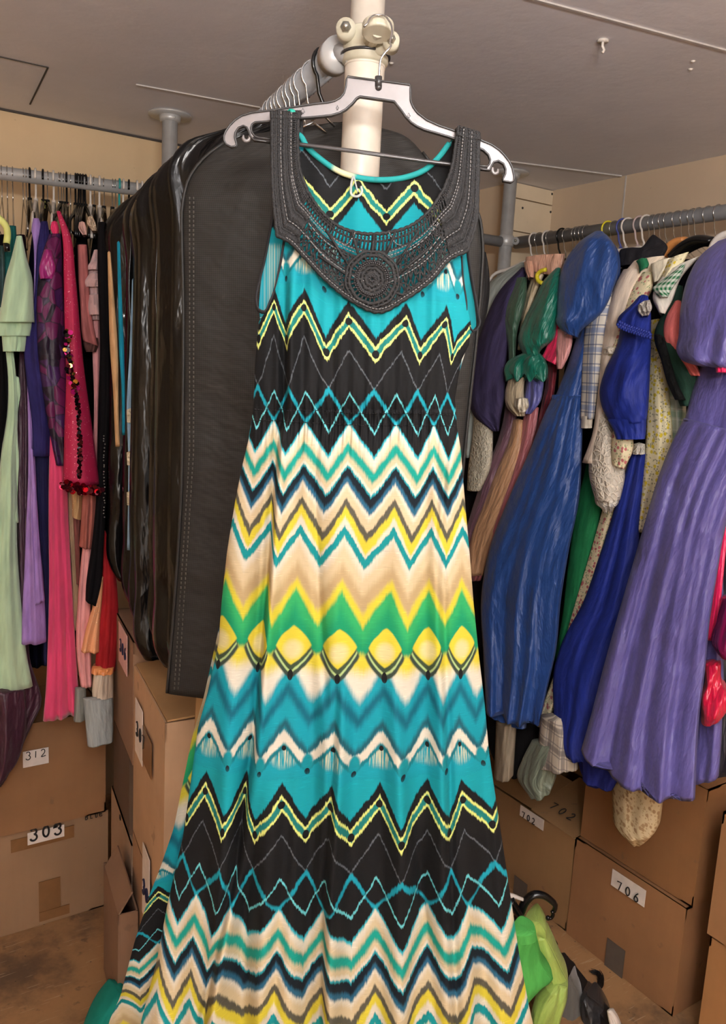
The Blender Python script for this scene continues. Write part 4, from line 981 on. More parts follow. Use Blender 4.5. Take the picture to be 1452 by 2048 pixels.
for pth in ([(1236, 649), (1250, 656), (1268, 662), (1285, 668), (1300, 672)], [(1240, 644), (1256, 652), (1275, 658), (1300, 666)]):
    P = catmull(pth, 26)
    for i, (x, y) in enumerate(P): bb.ball(sR(.215)(x, y+(3 if i % 2 else 0)), .0045, 6, 4)
bb.build('lace_edge', cloth((34, 52, 150), 'lace'), [o for o in bpy.data.objects if o.get('label', '').startswith('royal blue dress')][0])
yf = cloth((232, 222, 184), 'floral', key='y', rgb2=((214, 190, 50), (126, 124, 92)))
RG('dress', 'cream dress with yellow flowers hanging straight down right of the royal blue sleeve', 'dress', (1320, 620), [
  ('dress_body', [(640, 1302, 1330), (700, 1298, 1328), (800, 1294, 1340), (900, 1290, 1344), (980, 1282, 1322), (1040, 1276, 1298), (1064, 1274, 1286)], yf, dict(folds=3, amp=.010, off=.06, bulge=.03)),
  ('collar', [(1336, 520, 1378, 504), (1326, 545, 1362, 532), (1318, 566, 1340, 556)], yf, dict(folds=1, off=.14, wr=.008)),
  ('neck_ruffle', [(1276, 610, 1300, 600), (1276, 622, 1304, 615), (1284, 632, 1298, 630)], cloth((200, 192, 184), 'lace'), dict(wr=.014, wf=40, off=.22, depth=.03))], .07)
RG('blouse', 'white blouse with green gingham collar above the dark green sleeve', 'blouse', (1340, 570), [
  ('blouse_body', [(1330, 545, 1400, 512), (1310, 575, 1360, 560), (1306, 600, 1345, 600), (1318, 626, 1330, 628)], cloth((228, 222, 210), 'cotton'), dict(folds=1, off=.145, depth=.05)),
  ('gingham_collar', [(1352, 540, 1372, 527), (1322, 562, 1362, 552), (1306, 580, 1342, 582), (1320, 596, 1336, 594)], cloth((216, 222, 210), 'gingham', rgb2=((20, 110, 62),)), dict(folds=1, wr=.008, off=.17, depth=.03))], .15)
RG('dress', 'dark bottle green sleeve with black elastic cuff left of the purple dress', 'dress', (1355, 570), [
  ('sleeve', [(572, 1344, 1366), (620, 1328, 1366), (670, 1308, 1372), (720, 1322, 1390), (770, 1345, 1400), (812, 1360, 1394)], cloth((32, 62, 50), 'cotton'), dict(folds=1.4, bulge=.05, off=.12)),
  ('elastic_cuff', [(1308, 668, 1330, 676), (1322, 720, 1342, 722), (1336, 770, 1356, 768), (1350, 800, 1372, 800)], cloth((10, 10, 10), 'cotton', .9, 'e'), dict(folds=1, wr=.006, wf=60, off=.15, depth=.04))], .12)
RG('dress', 'pale green striped dress strip below the dark green sleeve', 'dress', (1345, 740), [
  ('dress_body', [(720, 1328, 1360), (800, 1338, 1372), (880, 1342, 1368), (960, 1330, 1350)], cloth((176, 186, 174), 'plaid', key='g', rgb2=((120, 150, 130), (200, 205, 195))), dict(folds=2))], .05)
RG('dress', 'salmon pink puff sleeve peeking out left of the purple sleeve', 'dress', (1350, 600), [
  ('sleeve', [(602, 1350, 1362), (640, 1330, 1366), (675, 1327, 1366), (705, 1340, 1376), (735, 1368, 1396), (752, 1382, 1402)], cloth((226, 118, 114), 'cotton'), dict(folds=1.2, bulge=.06, off=.145))], .14)
pur = cloth((96, 89, 154), 'taffeta')
RG('dress', 'large lilac purple taffeta gown with puff sleeve, nearest the camera on the right rail', 'dress', (1450, 480), [
  ('bodice', [(560, 1400, 1520), (700, 1410, 1530), (780, 1385, 1530), (1368, 845, 1530, 905)], pur, dict(folds=1.4, amp=.012, off=.14, bulge=.04, ns=34)),
  ('skirt', [(1368, 836, 1530, 880), (1346, 880, 1510, 920), (1318, 950, 1478, 980), (1288, 1050, 1450, 1060), (1262, 1140, 1434, 1150), (1236, 1230, 1420, 1240), (1208, 1330, 1410, 1340), (1182, 1430, 1398, 1440), (1162, 1500, 1390, 1598)], pur, dict(folds=2.6, amp=.05, top_amp=.25, sag=.03, off=.15, bulge=.05, dbot=.05, ns=60, nv=90, wr=.003, wf=7)),
  ('sleeve', [(1436, 482, 1482, 470), (1404, 508, 1500, 490), (1378, 550, 1512, 540), (1362, 610, 1512, 610), (1357, 670, 1506, 680), (1354, 706, 1500, 730), (1366, 722, 1478, 742), (1392, 730, 1460, 742)], pur, dict(folds=1.7, amp=.02, off=.20, bulge=.08, wr=.026, wf=7, ns=50, nv=56)),
  ('waist_gathers', [(1366, 838, 1520, 878), (1372, 846, 1520, 890)], pur, dict(folds=8, amp=.010, off=.165, depth=.04, wr=.008, wf=40)),
  ('back_panel', [(1100, 1400, 1445), (1250, 1400, 1448), (1400, 1398, 1446), (1500, 1390, 1442), (1378, 1568, 1438, 1552)], pur, dict(folds=1.5, amp=.015, off=.09)),
  ('underskirt', [(1480, 1165, 1290), (1520, 1165, 1260), (1165, 1560, 1225, 1580)], cloth((32, 40, 120), 'cotton'), dict(folds=2, off=.08))], .15)
hp = cloth((238, 34, 96), 'satin')
RG('dress', 'hot pink satin dress slipping out from behind the purple gown at the right edge', 'dress', (1460, 640), [
  ('sleeve', [(640, 1446, 1480), (690, 1440, 1480), (720, 1430, 1470), (745, 1432, 1464)], hp, dict(folds=2, amp=.012, off=.24, wr=.01)),
  ('dress_body', [(990, 1448, 1466), (1080, 1438, 1454), (1160, 1428, 1446), (1230, 1420, 1438), (1280, 1412, 1424)], hp, dict(folds=1, off=.12))], .12)
RG('bag', 'glossy magenta plastic bundle at the right edge', 'bag', (1450, 1200), [
  ('bag_body', [(1195, 1444, 1480), (1240, 1432, 1486), (1290, 1424, 1486), (1312, 1440, 1486)], cloth((120, 20, 72), 'pvc', .2), dict(wr=.014, bulge=.06))], .14)
RG('glove', 'crumpled crimson satin sleeve end hanging at the right edge, lower right', 'sleeve', (1430, 1330), [
  ('sleeve_end', [(1326, 1410, 1442), (1370, 1408, 1446), (1384, 1402, 1456), (1420, 1402, 1456), (1402, 1444, 1440, 1440)], cloth((206, 16, 62), 'satin', .3), dict(folds=2, amp=.016, wr=.016, wf=24, bulge=.04))], .12)
RG('skirt', 'black skirt behind the crimson satin sleeve end at the right edge', 'skirt', (1440, 1200), [
  ('skirt_body', [(1100, 1430, 1480), (1300, 1400, 1480), (1450, 1385, 1480), (1550, 1376, 1480)], cloth((24, 20, 30), 'satin', .5), dict(folds=2))], .05)
# wide shaped hangers showing on the right rail
def wide(label, path, r, mk, off, flat=.5):
    t = G('clothes_hanger', label, 'hanger', sR(off), *path[len(path)//2])
    bb = B(); P = catmull(path, 20); bb.tube([sR(off)(*q) for q in P], [r*(.6+.4*math.sin(math.pi*(i+3)/25)) for i in range(20)], 12, flat=flat); bb.build('shaped_arm', M[mk], t)
    return t
wide('varnished orange wooden hanger shoulder behind the purple gown', [(1372, 480), (1356, 484), (1340, 496), (1328, 512)], .022, 'wood', .03)
wide('broad black moulded hanger shoulder left of the cream one', [(1430, 484), (1400, 482), (1376, 492), (1352, 510), (1345, 516)], .030, 'blackp', .045)
wide('cream moulded hanger shoulder above the purple sleeve', [(1480, 470), (1450, 474), (1436, 486), (1424, 504)], .024, 'whitep', .10)
RG('jacket', 'black folded jacket collar lying across the hangers right of the cobalt sleeve', 'jacket', (1290, 480), [
  ('collar', [(1300, 474, 1310, 470), (1280, 496, 1334, 490), (1240, 500, 1330, 508), (1238, 520, 1322, 520), (1240, 532, 1290, 530)], cloth((36, 34, 38), 'cotton'), dict(folds=1, wr=.012, off=.05, depth=.05))], .05)
# low things under the right rail
LOW = (
 ('dress', 'beige dress hem hanging low beside the patterned dress', [(1440, 992, 1034), (1500, 990, 1030), (988, 1552, 1028, 1548)], (150, 136, 116), 'cotton', .03),
 ('dress', 'black dress hem hanging between the beige hem and the plaid one', [(1430, 975, 1075), (1500, 980, 1070), (1000, 1545, 1052, 1540)], (16, 15, 16), 'velvet', .0),
 ('skirt', 'olive grey puffed skirt hem resting low above the 702 box', [(1480, 1064, 1120), (1520, 1044, 1118), (1555, 1034, 1112), (1586, 1056, 1100)], (118, 128, 112), 'satin', .055),)
for nm, lb, rows, c, kd, of in LOW: RG(nm, lb, nm, (rows[0][1], rows[0][0]), [('hem', rows, cloth(c, kd), dict(folds=2, amp=.016, bulge=.04, depth=.04, dbot=.03))], of)
RG('skirt', 'grey and cream plaid skirt hem gathered low under the royal blue skirt', 'skirt', (1110, 1440), [
  ('hem', [(1430, 1082, 1130), (1470, 1078, 1150), (1505, 1075, 1154), (1074, 1528, 1156, 1538)], cloth((196, 184, 166), 'plaid', key='q', rgb2=((90, 84, 86), (120, 112, 110))), dict(folds=3, amp=.016, bulge=.04, depth=.04, dbot=.03))], .065)
RG('dress', 'dark navy skirt hem under the left side of the purple gown', 'skirt' if False else 'dress', (1190, 1500), [
  ('hem', [(1490, 1150, 1230), (1540, 1160, 1236), (1570, 1172, 1230)], cloth((28, 34, 110), 'cotton', .8, 'n'), dict(folds=2, depth=.05, dbot=.03))], .05)
RG('dress', 'cream and brown floral cloth bunched below the purple gown in front of the boxes', 'dress', (1270, 1555), [
  ('bundle', [(1540, 1224, 1322), (1580, 1224, 1326), (1620, 1226, 1324), (1228, 1645, 1318, 1650), (1246, 1664, 1302, 1670), (1262, 1684, 1282, 1688)], cloth((196, 176, 138), 'floral', key='b', rgb2=((152, 122, 86), (160, 134, 94))), dict(folds=2, amp=.014, bulge=.05, wr=.008, depth=.05, dbot=.03))], .05)
# ------------------------------------------------------------------ the patterned dress
D0 = 1.12
DN = np.array([-SY, -CY, 0])        # towards the viewer side of the room
def dp(x, y, o=0.0): return sD(D0-o)(x, y)
def dq(x, y, o=0.0): return sD(D0)(x, y)+DN*o
def ikat():
    s = NT('chevron_print_jersey'); b = s.b
    sx = s.n('SeparateXYZ'); s.l(s.uv(), sx.inputs[0]); U, V = sx.outputs[0], sx.outputs[1]
    cb = s.n('CombineXYZ'); s.l(s.math('MULTIPLY', U, 34.0), cb.inputs[0]); s.l(s.math('MULTIPLY', V, .012), cb.inputs[1])
    n1 = s.noise(cb.outputs[0], 1.0, 3, .7)
    cb2 = s.n('CombineXYZ'); s.l(s.math('MULTIPLY', U, 5.0), cb2.inputs[0]); s.l(s.math('MULTIPLY', V, .03), cb2.inputs[1])
    n2 = s.noise(cb2.outputs[0], 1.0, 2, .5)
    Vj = s.math('ADD', s.math('ADD', V, s.math('MULTIPLY', s.math('SUBTRACT', n1, .5), 17.0)), s.math('MULTIPLY', s.math('SUBTRACT', n2, .5), 9.0))
    W = s.math('ADD', s.math('FLOORED_MODULO', s.math('SUBTRACT', Vj, 600.0), 920.0), 600.0)
    Ws = s.math('ADD', s.math('FLOORED_MODULO', s.math('SUBTRACT', s.math('ADD', V, s.math('MULTIPLY', s.math('SUBTRACT', n2, .5), 5.0)), 600.0), 920.0), 600.0)
    Uj = s.math('ADD', U, s.math('MULTIPLY', s.math('SUBTRACT', n2, .5), .04))
    t = s.math('MULTIPLY', s.math('PINGPONG', Uj, .5), 2.0)
    te = s.math('MULTIPLY', s.math('MULTIPLY', t, t), s.math('SUBTRACT', 3.0, s.math('MULTIPLY', t, 2.0)))
    te = s.math('MULTIPLY_ADD', te, .65, s.math('MULTIPLY', t, .35))
    st = {'c': lin((10, 138, 148))}
    def curve(pk, vk, ease=0): return s.math('MULTIPLY_ADD', te if ease else t, float(vk-pk), float(pk))
    def apply(m, col): st['c'] = s.mix(m, st['c'], lin([v*.93 for v in col]))
    def below(pk, vk, col, soft=2, ease=0): apply(s.step(s.math('SUBTRACT', W, curve(pk, vk, ease)), -soft, soft), col)
    def line(pk, vk, hw, col, soft=2, ease=0, k=1.0): apply(s.step(s.math('ABSOLUTE', s.math('SUBTRACT', W, curve(pk, vk, ease))), hw+soft, max(hw-soft, 0), 0, k), col)
    def blob(ph, y, ru, ry, col, soft=.15, diamond=False, k=1.0, streak=False):
        du = s.math('MULTIPLY', t if ph == 0 else s.math('SUBTRACT', 1.0, t), .5/ru); dy = s.math('DIVIDE', s.math('SUBTRACT', Ws, float(y)), float(ry))
        if diamond:
            e = s.math('ADD', s.math('POWER', s.math('ABSOLUTE', du), 1.25), s.math('POWER', s.math('ABSOLUTE', dy), 1.25))
        else: e = s.math('ADD', s.math('MULTIPLY', du, du), s.math('MULTIPLY', dy, dy))
        mk = s.step(e, 1+soft, 1-soft, 0, k)
        if streak: mk = s.math('MULTIPLY', mk, s.step(n1, .44, .58))
        apply(mk, col)
    BK = (15, 15, 17); YL = (224, 232, 130); DT = (22, 118, 112); CR = (212, 194, 156); WH = (224, 218, 200); CY_ = (10, 142, 154)
    TG = (14, 150, 134); NB = (14, 24, 34); BL = (36, 96, 124); GY = (84, 82, 70); YE = (214, 200, 60); TE = (10, 138, 142)
    below(606, 678, BK, 3)
    below(629, 695, YL, 2); below(635.5, 701.5, DT, 2.5); below(651, 718, YL, 2); below(657, 725, BK, 2)
    blob(0, 646, .07, 7, BK); blob(.5, 708, .07, 8, BK)
    line(703, 777, 1.6, (92, 98, 104), 2)
    line(843, 780, 6, (20, 150, 168), 3); line(785, 861, 2.5, (120, 205, 208), 2)
    blob(0, 815, .22, 22, BK, .2, True)
    line(785, 861, 2.0, (96, 196, 204), 2)
    below(840, 905, (40, 170, 185), 3); below(845, 912, WH, 4); below(858, 930, CR, 10)
    below(879, 935, TG, 6); below(901, 958, CR, 7); below(914, 972, WH, 4); below(921, 980, (30, 150, 160), 2.5); below(926, 985, NB, 2.5)
    below(944, 1006, BL, 5); below(956, 1019, WH, 5); below(964, 1030, CR, 8); below(984, 1052, GY, 3.5); below(1000, 1070, YE, 4)
    below(1020, 1094, WH, 6); below(1038, 1100, TE, 2.5); below(1058, 1121, WH, 4); below(1072, 1138, CR, 14)
    below(1110, 1170, (184, 160, 118), 16); below(1140, 1206, YE, 9); below(1160, 1232, (46, 164, 96), 8); below(1195, 1262, (16, 142, 96), 22)
    below(1279, 1284, YE, 7); below(1302, 1320, WH, 16); below(1306, 1370, (12, 146, 162), 13, 1)
    blob(0, 1286, .44, 46, (52, 66, 56), .08, True); blob(0, 1280, .39, 42, (170, 196, 130), .06, True); blob(0, 1276, .375, 41, (56, 72, 52), .06, True)
    blob(0, 1269, .37, 37, YE, .08, True); blob(0, 1277, .2, 18, WH, .8, False, .5); blob(0, 1325, .06, 10, BK)
    line(1350, 1412, 13, (8, 84, 104), 12, 0, .85)
    line(1414, 1476, 9, (28, 76, 88), 10, 0, .9)
    blob(0, 1474, .26, 21, (222, 214, 176), .95, False, .85, True)
    line(1439, 1488, 10.5, WH, 4, 1); line(1457, 1502, 5, (12, 112, 122), 3, 1); blob(.5, 1490, .12, 16, (10, 134, 144), .5)
    blob(0, 1460, .05, 5, BK); blob(.5, 1508, .05, 6, NB)
    below(1512, 1516, CY_, 12)
    # slub of the jersey
    cb3 = s.n('CombineXYZ'); s.l(s.math('MULTIPLY', U, 3.0), cb3.inputs[0]); s.l(s.math('MULTIPLY', V, .42), cb3.inputs[1])
    sl = s.noise(cb3.outputs[0], 1.0, 4, .6)
    col = s.mix(s.step(sl, .56, .78, 0, .75), st['c'], (.75, .75, .72, 1), 'SCREEN') if False else s.mix(s.step(sl, .56, .78, 0, .8), st['c'], (1.5, 1.5, 1.5, 1), 'MULTIPLY'); col = s.mix(s.step(sl, .42, .25, 0, .22), col, (.02, .03, .03, 1))
    s.l(col, b.inputs['Base Color']); b.inputs['Roughness'].default_value = .8; b.inputs['Specular IOR Level'].default_value = .25
    s.l(s.bump(sl, .12, .003), b.inputs['Normal'])
    return s.m
IK = ikat()
UM = {  # y : [(x, pattern phase)]
 560: [(515, -2.6), (551.6, -2), (574, -1.5), (611, -1), (651, -.5), (698, 0), (754, .5), (811, 1), (842, 1.5), (890, 2), (911, 2.5), (955, 3)],
 640: [(515, -2.6), (551.6, -2), (574, -1.5), (611, -1), (651, -.5), (698, 0), (754, .5), (811, 1), (842, 1.5), (890, 2), (911, 2.5), (955, 3)],
 780: [(519, -2.5), (553, -2), (584, -1.5), (615, -1), (661, -.5), (701, 0), (748, .5), (792, 1), (833, 1.5), (868, 2), (892, 2.5), (915, 3)],
 930: [(514, -2.5), (550, -2), (577, -1.5), (613, -1), (660, -.5), (697, 0), (748, .5), (790, 1), (833, 1.5), (862, 2), (894, 2.5), (925, 3)],
 1150: [(492, -2.5), (545, -2), (557, -1.5), (600, -1), (640, -.5), (687, 0), (725, .5), (782, 1), (813, 1.5), (854, 2), (887, 2.5), (919, 3)],
 1265: [(447, -3), (492, -2.5), (530, -2), (550, -1.5), (593, -1), (640, -.5), (681, 0), (727, .5), (770, 1), (811, 1.5), (853.5, 2), (885, 2.5), (919, 3)],
 1430: [(427, -3), (470, -2.5), (510, -2), (535, -1.5), (577, -1), (622, -.5), (672, 0), (715, .5), (763, 1), (808, 1.5), (851, 2), (880, 2.5), (912, 3)],
 1560: [(418, -3), (465, -2.5), (496, -2), (523, -1.5), (573, -1), (618, -.5), (666.5, 0), (703, .5), (759, 1), (798.5, 1.5), (851, 2), (892, 2.5), (917, 3), (977.5, 3.5)],
 1760: [(402, -3), (450, -2.5), (475, -2), (508, -1.5), (567, -1), (617, -.5), (652, 0), (704, .5), (750, 1), (798.5, 1.5), (851, 2), (898, 2.5), (928, 3), (989, 3.5)],
 1950: [(391, -3), (422, -2.5), (446, -2), (493, -1.5), (558, -1), (611, -.5), (649, 0), (704.6, .5), (749, 1), (804, 1.5), (851, 2), (907, 2.5), (942, 3), (1013, 3.5)],
}
UK = sorted(UM)
def row_u(y, x):
    P = UM[y]; xs = [p[0] for p in P]; us = [p[1] for p in P]
    if x < xs[0]: return us[0]-(xs[0]-x)*(us[3]-us[0])/(xs[3]-xs[0])
    if x > xs[-1]: return us[-1]+(x-xs[-1])*(us[-1]-us[-4])/(xs[-1]-xs[-4])
    return li(P, x)
def ptn(x, y):
    if y <= UK[0]: u = row_u(UK[0], x)
    elif y >= UK[-1]: u = row_u(UK[-1], x)
    else:
        i = max(j for j in range(len(UK)) if UK[j] <= y); a, b_ = UK[i], UK[i+1]; k = (y-a)/(b_-a)
        u = row_u(a, x)*(1-k)+row_u(b_, x)*k
    sl = .035 if y < 1200 else .035-.02*min(1, (y-1200)/300)
    v = y-sl*(x-700)
    if y < 760: v += 24*max(0, min(1, (655-x)/35))*max(0, min(1, (760-y)/80))
    return (u, v)
LF = [(480, 571), (540, 562), (600, 545), (628, 531), (645, 520), (720, 513), (790, 510), (822, 508), (860, 504), (930, 487), (1000, 473), (1100, 457), (1200, 446), (1280, 440), (1380, 418), (1450, 399), (1585, 381), (1667, 369), (1726, 355), (1802, 338), (1908, 318), (2048, 282), (2320, 235)]
RTE = [(500, 921), (560, 924), (600, 930), (650, 940), (690, 936), (720, 921), (797, 908), (822, 910), (851, 912), (900, 920), (1000, 928), (1100, 937), (1200, 945), (1300, 955), (1400, 967), (1500, 976), (1600, 991), (1700, 1006), (1800, 1021), (1900, 1036), (2000, 1055), (2048, 1066), (2320, 1112)]
def li(P, y):
    if y <= P[0][0]: return float(P[0][1])
    for k in range(1, len(P)):
        if y <= P[k][0]:
            a, b_ = P[k-1], P[k]; return a[1]+(b_[1]-a[1])*(y-a[0])/(b_[0]-a[0])
    return float(P[-1][1])
TOPE = [(520, 620), (545, 500), (571, 486), (590, 494), (612, 516), (650, 560), (700, 603), (755, 626), (790, 614), (830, 589), (870, 560), (895, 530), (915, 518), (935, 514), (960, 514)]
CRE = [  # sharp folds : path x(y), amplitude, width px
 ([(490, 571), (800, 572), (880, 558), (1000, 549), (1150, 540), (1300, 526), (1450, 514), (1560, 497), (1700, 480), (1850, 447), (2048, 408), (2320, 370)], .020, 13, 1),
 ([(860, 880), (1000, 884), (1150, 882), (1300, 886), (1500, 893), (1750, 896), (2048, 908), (2320, 915)], .012, 13, -1),
 ([(1350, 676), (1530, 668), (1700, 653), (1850, 649), (2048, 648), (2320, 645)], .016, 14, 1),
 ([(840, 905), (900, 893), (1000, 880), (1100, 872)], .009, 9, 1),
 ([(850, 640), (950, 632), (1150, 640), (1400, 660)], .006, 12, -1),
 ([(1300, 800), (1600, 818), (1900, 860), (2320, 880)], .008, 18, -1),
 ([(1500, 590), (1800, 570), (2048, 545), (2320, 530)], .010, 22, -1),
 ([(1500, 960), (1800, 985), (2320, 1040)], .010, 14, 1)]
def relief(x, y, c):
    f = 0.0
    g = math.exp(-((y-842)/42.0)**2)
    f += .0022*g*(math.sin(x*.42+math.sin(y*.05)*1.2)+.7*math.sin(x*.75+1.3+y*.02))
    k = max(0, min(1, (y-850)/1100.0))
    f += .013*k*(math.sin(x*.055+1.1+y*.0006)+.6*math.sin(x*.093+y*.0012+.5))
    kb = max(0, min(1, (820-y)/250.0)); f += .0018*kb*math.sin(x*.11+.8)+.0015*(1-g)*(1 if y < 820 else 0)*math.sin(x*.21+y*.004)
    for P, a, w, sg in CRE:
        if y < P[0][0]-60 or (P[-1][0] < 2300 and y > P[-1][0]+60): continue
        fade = min(1, max(0, (y-P[0][0]+60)/140.0))*(1 if P[-1][0] > 2300 else min(1, max(0, (P[-1][0]+60-y)/140.0)))
        d = (x-li(P, y))*sg/w
        f += a*fade*(math.exp(-(d-1.1)**2*.7)*.8 - math.exp(-(d)**2*2.2)*.9) * (1 if abs(d) < 6 else 0)
    f += .0025*noise.noise(Vector((x*.02, y*.008, 3.3)))
    return f*max(0.0, min(1, math.sin(math.pi*c)*2.2))
dress = thing('maxi_dress', 'long sleeveless maxi dress with teal, cream, yellow and black chevron print and black crochet neckline', 'dress', dq(728, 240))
NC, NR = 300, 520
V = []; UV = []
TOPY = []
for j in range(NC+1):
    c = j/NC; y = 600.0
    for _ in range(8):
        x = li(LF, y)+(li(RTE, y)-li(LF, y))*c; yt = li(TOPE, x); y = .3*y+.7*yt
    TOPY.append(yt)
for i in range(NR+1):
    for j in range(NC+1):
        c = j/NC; yt = TOPY[j]
        r = i/NR; y = yt+(2320-yt)*(r**1.05)
        x = li(LF, y)+(li(RTE, y)-li(LF, y))*c
        kk = max(0, min(1, (y-520)/1700.0)); bul = .010+.012*min(1, max(0, (y-480)/150))+.045*kk
        if y > 820: bul += .004
        bul -= .010*math.exp(-((y-838)/30.0)**2)
        V.append(dq(x, y, .012+bul*math.sin(math.pi*c)**.6+relief(x, y, c))); UV.append(ptn(x, y))
Fc = [(i*(NC+1)+j, (i+1)*(NC+1)+j, (i+1)*(NC+1)+j+1, i*(NC+1)+j+1) for i in range(NR) for j in range(NC)]
front = mesh('front_panel', V, Fc, IK, dress, UV)
# back panel, seen through the neck, at the armholes and beyond the left fold
BLt = [(255, 556), (300, 552), (400, 545), (500, 529), (560, 519), (610, 515), (645, 518), (720, 511), (822, 504), (900, 490), (950, 478), (1050, 462), (1150, 447), (1250, 437), (1400, 404), (1479, 381), (1597, 357), (1667, 343), (1743, 317), (1802, 294), (1896, 264), (2007, 235), (2048, 216), (2320, 130)]
BRt = [(265, 940), (300, 942), (400, 939), (500, 940), (560, 946), (620, 953), (650, 956), (664, 944), (700, 934), (797, 905), (900, 915), (1400, 960), (2048, 1050), (2320, 1090)]
NECK = [(556, 262), (596, 262), (612, 285), (640, 312), (680, 338), (720, 350), (765, 354), (810, 349), (850, 334), (880, 307), (898, 282), (905, 272), (940, 272)]
V = []; UV = []; NC2, NR2 = 120, 200
TOPY = []
for j in range(NC2+1):
    c = j/NC2; y = 320.0
    for _ in range(8):
        x = li(BLt, y)+(li(BRt, y)-li(BLt, y))*c; y = .5*y+.5*li(NECK, x)
    TOPY.append(y)
for i in range(NR2+1):
    for j in range(NC2+1):
        c = j/NC2; yt = TOPY[j]
        y = yt+(2320-yt)*(i/NR2); x = li(BLt, y)+(li(BRt, y)-li(BLt, y))*c
        kk = max(0, min(1, (y-600)/1500.0))
        V.append(dq(x, y, -.014-.05*kk*math.sin(math.pi*c)**.5+(.004+.008*kk)*math.sin(x*.08+y*.002)*math.sin(math.pi*c)))
        # the back is cut from another stretch of the same print, worn upside down at the neck
        if y < (700 if x > 800 else 640): UV.append(((x-773)/114.0, max(574, 629+(446-y)*1.02+.05*(x-773))))
        else: UV.append((ptn(x, y)[0]+.3, y-300+(0 if y < 1750 else (y-1750)*.9)))
Fc = [(i*(NC2+1)+j, i*(NC2+1)+j+1, (i+1)*(NC2+1)+j+1, (i+1)*(NC2+1)+j) for i in range(NR2) for j in range(NC2)]
back = mesh('back_panel', V, Fc, IK, dress, UV)
bb = B(); P = catmull([(583, 262), (598, 268), (612, 290), (640, 316), (680, 342), (720, 354), (765, 358), (810, 353), (850, 338), (880, 311), (900, 284)], 60)
bb.tube([dq(x, y-2, -.011) for x, y in P], .0038, 8)
s = NT('teal_binding'); ob = s.obj(); n = s.noise(ob, 16, 3); s.l(s.mix(s.step(n, .6, .7), s.mix(s.step(n, .3, .4), lin((50, 80, 90)), lin((20, 140, 140))), lin((210, 205, 160))), s.b.inputs['Base Color']); s.b.inputs['Roughness'].default_value = .8
nb = bb.build('neck_binding', s.m, dress); nb['label'] = 'mottled teal binding of the back neckline'
blk = plain('black_binding_tape', (26, 25, 28), .8)
for P in ([(556, 262), (552, 300), (546, 400), (530, 500), (518, 560), (513, 600), (520, 622), (530, 626), (545, 602), (562, 540), (571, 486)],
          [(938, 268), (941, 330), (938, 420), (938, 500), (946, 560), (955, 630), (957, 650), (944, 664), (937, 655), (930, 600), (924, 560), (921, 515)]):
    n = len(P); Q = catmull(P, 70)
    bb = B(); bb.tube([dq(x, y, -.012+.024*min(1, max(0, (i-35)/14))) for i, (x, y) in enumerate(Q)], .0030, 7, flat=.5); o = bb.build('armhole_binding', blk, dress); o['label'] = 'black armhole binding'
def fsurf(x, y, o=0.0):
    L_, R_ = li(LF, y), li(RTE, y); c = min(.999, max(.001, (x-L_)/(R_-L_)))
    kk = max(0, min(1, (y-520)/1700.0)); bul = .010+.012*min(1, max(0, (y-480)/150))+.045*kk
    if y > 820: bul += .004
    bul -= .010*math.exp(-((y-838)/30.0)**2)
    return dq(x, y, .012+bul*math.sin(math.pi*c)**.6+relief(x, y, c)+o)
bb = B()
for yy in (822, 845):
    xs = np.linspace(li(LF, yy)+3, li(RTE, yy)-3, 66)
    for a, b_ in zip(xs[:-1:1], xs[1::1]):
        bb.tube([fsurf(a+.8, yy+(a-700)*.03+math.sin(a)*1.2, .001), fsurf(b_-1.0, yy+(b_-700)*.03+math.sin(b_)*1.2, .001)], .0005, 4)
o = bb.build('waist_stitching', M['ink'], dress)
# --- crochet yoke
crochet = plain('black_crochet_yarn', (30, 29, 30), .75, 0, .5, 300); beadm = plain('black_glass_beads', (52, 50, 52), .18, 0)
INN = [(600, 236), (598, 300), (603, 350), (618, 392), (645, 432), (680, 462), (725, 476), (775, 474), (820, 460), (856, 430), (884, 388), (900, 345), (908, 300), (915, 266)]
OUT = [(548, 232), (549, 330), (553, 410), (560, 470), (585, 492), (612, 520), (655, 566), (705, 606), (757, 628), (808, 603), (858, 566), (896, 524), (922, 514), (946, 470), (950, 380), (953, 272)]
# resample by matched parameter: strap part, bowl part, strap part
def pathlen(P, n): return catmull(P, n)
def matched(ins, outs, n): return catmull(ins, n), catmull(outs, n)
N1, N2 = 60, 140
IA, OA = matched([(600, 236), (598, 300), (603, 350), (618, 392)], [(548, 232), (549, 330), (553, 410), (561, 480)], N1)
IB, OB = matched([(618, 392), (645, 432), (680, 462), (725, 476), (775, 474), (820, 460), (856, 430), (884, 388)], [(561, 480), (585, 492), (612, 520), (655, 566), (705, 606), (757, 628), (808, 603), (858, 566), (896, 524), (928, 510)], N2)
IC, OC = matched([(884, 388), (900, 345), (908, 300), (914, 262)], [(928, 510), (944, 460), (950, 380), (953, 275)], N1)
II = np.vstack([IA, IB[1:], IC[1:]]); OO = np.vstack([OA, OB[1:], OC[1:]]); NS = len(II)
def yk(s_, t_, o=0.0):
    i = min(NS-1.001, max(0, s_)); a = int(i); f = i-a
    p = (II[a]*(1-f)+II[a+1]*f)*(1-t_)+(OO[a]*(1-f)+OO[a+1]*f)*t_
    bow = .006+.022*max(0, min(1, (p[1]-300)/260.0))
    return dq(p[0], p[1], .014+bow+o)
med = (744, 566); medr = 44
def inmed(s_, t_, k=1.0):
    i = min(NS-2, max(0, int(s_))); p = II[i]*(1-t_)+OO[i]*t_
    return math.hypot(p[0]-med[0], (p[1]-med[1])) < medr*k
yoke = B(); rg = random.Random(2)
